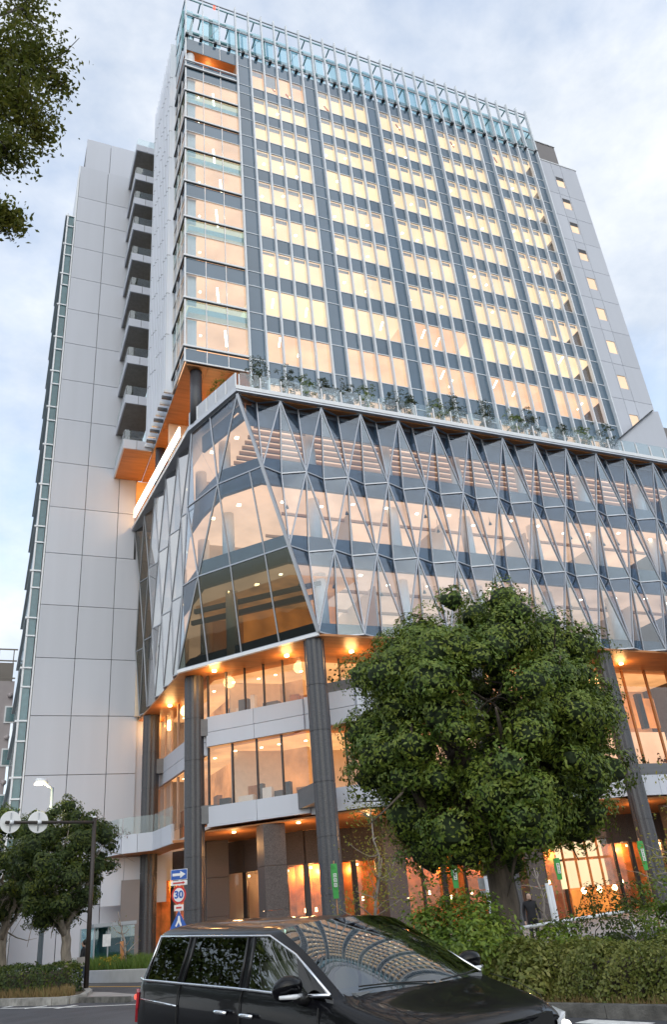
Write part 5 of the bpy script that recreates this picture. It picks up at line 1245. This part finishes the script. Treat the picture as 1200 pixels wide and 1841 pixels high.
# front: grille bars, headlamps, bumper
gr = boxes_mesh('grille', [(2.33, 2.405, -.54, .54, .52, .84)], 'car_trim', CAR)
for k in range(4): carve('grille_bar', [(2.36, -.62+.02*k, .77-.075*k), (2.42, -.40, .78-.075*k), (2.445, 0, .785-.075*k), (2.42, .40, .78-.075*k), (2.36, .62-.02*k, .77-.075*k)], .017, 'chrome', gr, False)
for sd in (-1, 1):
    V = [(2.12, sd*.845, .72), (2.30, sd*.77, .62), (2.37, sd*.60, .62), (2.385, sd*.60, .76), (2.32, sd*.74, .81), (2.10, sd*.85, .83)]
    V2 = [(x+.03, y*1.015, z) for x, y, z in V]
    F = [(0, 1, 2, 3, 4, 5), (11, 10, 9, 8, 7, 6)]+[(i, (i+1) % 6, 6+(i+1) % 6, 6+i) for i in range(6)]
    hl = link('headlamp', mesh('headlamp', V+V2, F, 'lens_clear'), CAR)
    tube('bulb', [(2.33, sd*.70, .72), (2.40, sd*.69, .72)], [.05, .045], 'headlamp', hl, 10)
    tube('fog_lamp', [(2.42, sd*.56, .42), (2.46, sd*.56, .42)], [.05, .05], 'lens_clear', CAR, 10)
    V = [(-2.47, sd*.70, .78), (-2.48, sd*.70, 1.10), (-2.42, sd*.86, 1.10), (-2.32, sd*.895, 1.07), (-2.34, sd*.90, .92), (-2.42, sd*.87, .78)]
    V2 = [(x-.025, y*1.02, z) for x, y, z in V]
    tl = link('tail_lamp', mesh('tail_lamp', V+V2, F, 'lens_red'), CAR)
    tube('reflector', [(-2.47, sd*.80, .48), (-2.49, sd*.80, .48)], [.05, .05], 'lamp_tail', CAR, 10)
    tube('brake_bulb', [(-2.46, sd*.84, 1.02), (-2.50, sd*.86, 1.02)], [.035, .03], 'lamp_tail', tl, 8)
box('number_plate', 2.49, 2.50, -.165, .165, .40, .565, 'sign_face', CAR)
pane('rear_window', [(-2.46, -.66, 1.20), (-2.46, .66, 1.20), (-2.36, .56, 1.53), (-2.36, -.56, 1.53)], 'car_glass', CAR, .02)
# wheels
for (x, sd) in ((1.45, -1), (1.45, 1), (-1.55, -1), (-1.55, 1)):
    wh = tube('wheel', [(x, sd*.70, .34), (x, sd*.73, .34), (x, sd*.90, .34), (x, sd*.935, .34)], [.30, .335, .335, .30], 'rubber', CAR, 28)
    tube('rim', [(x, sd*.90, .34), (x, sd*.943, .34)], [.235, .225], 'rim_alloy', wh, 24)
    for k in range(5):
        a = 2*math.pi*k/5; beam('spoke', (x, sd*.945, .34), (x+.2*math.cos(a), sd*.945, .34+.2*math.sin(a)), .05, .03, 'rim_alloy', wh, (0, sd, 0))
# cabin
box('dashboard', 1.00, 1.52, -.70, .70, .86, 1.09, 'car_dash', CAR)
tube('steering_wheel', [(.88+.07*math.cos(a), -.36+.18*math.sin(a), 1.10+.17*math.cos(a)) for a in np.linspace(0, 6.283, 17)], [.016]*17, 'car_trim', CAR, 6)
for (x, y) in ((.25, -.38), (.25, .38), (-.75, -.38), (-.75, .38), (-1.7, 0)):
    se = box('seat', x-.25, x+.28, y-.25, y+.25, .42, .68, 'car_beige' if x > 0 else 'car_seat', CAR)
    obox('seat_back', (x-.30, y, .98), (1, 0), (.16, .46, .66), 'car_beige' if x > 0 else 'car_seat', CAR); obox('headrest', (x-.33, y, 1.40), (1, 0), (.10, .26, .18), 'car_seat', CAR)
box('cabin_floor', -2.2, 1.4, -.8, .8, .28, .40, 'car_seat', CAR); pane('roof_lining', [(-2.0, -.55, 1.56), (.3, -.55, 1.50), (.3, .55, 1.50), (-2.0, .55, 1.56)], 'car_seat', CAR, .02)
carve('wiper', [(1.62, .05, 1.12), (1.52, -.40, 1.15), (1.45, -.62, 1.15)], .006, 'rubber', CAR, False); carve('wiper', [(1.62, .12, 1.12), (1.58, .45, 1.135), (1.47, .66, 1.14)], .006, 'rubber', CAR, False)
pane('sun_strip', [(.45, -.55, 1.50), (.45, .55, 1.50), (.6, .53, 1.47), (.6, -.53, 1.47)], 'car_trim', CAR, .006)
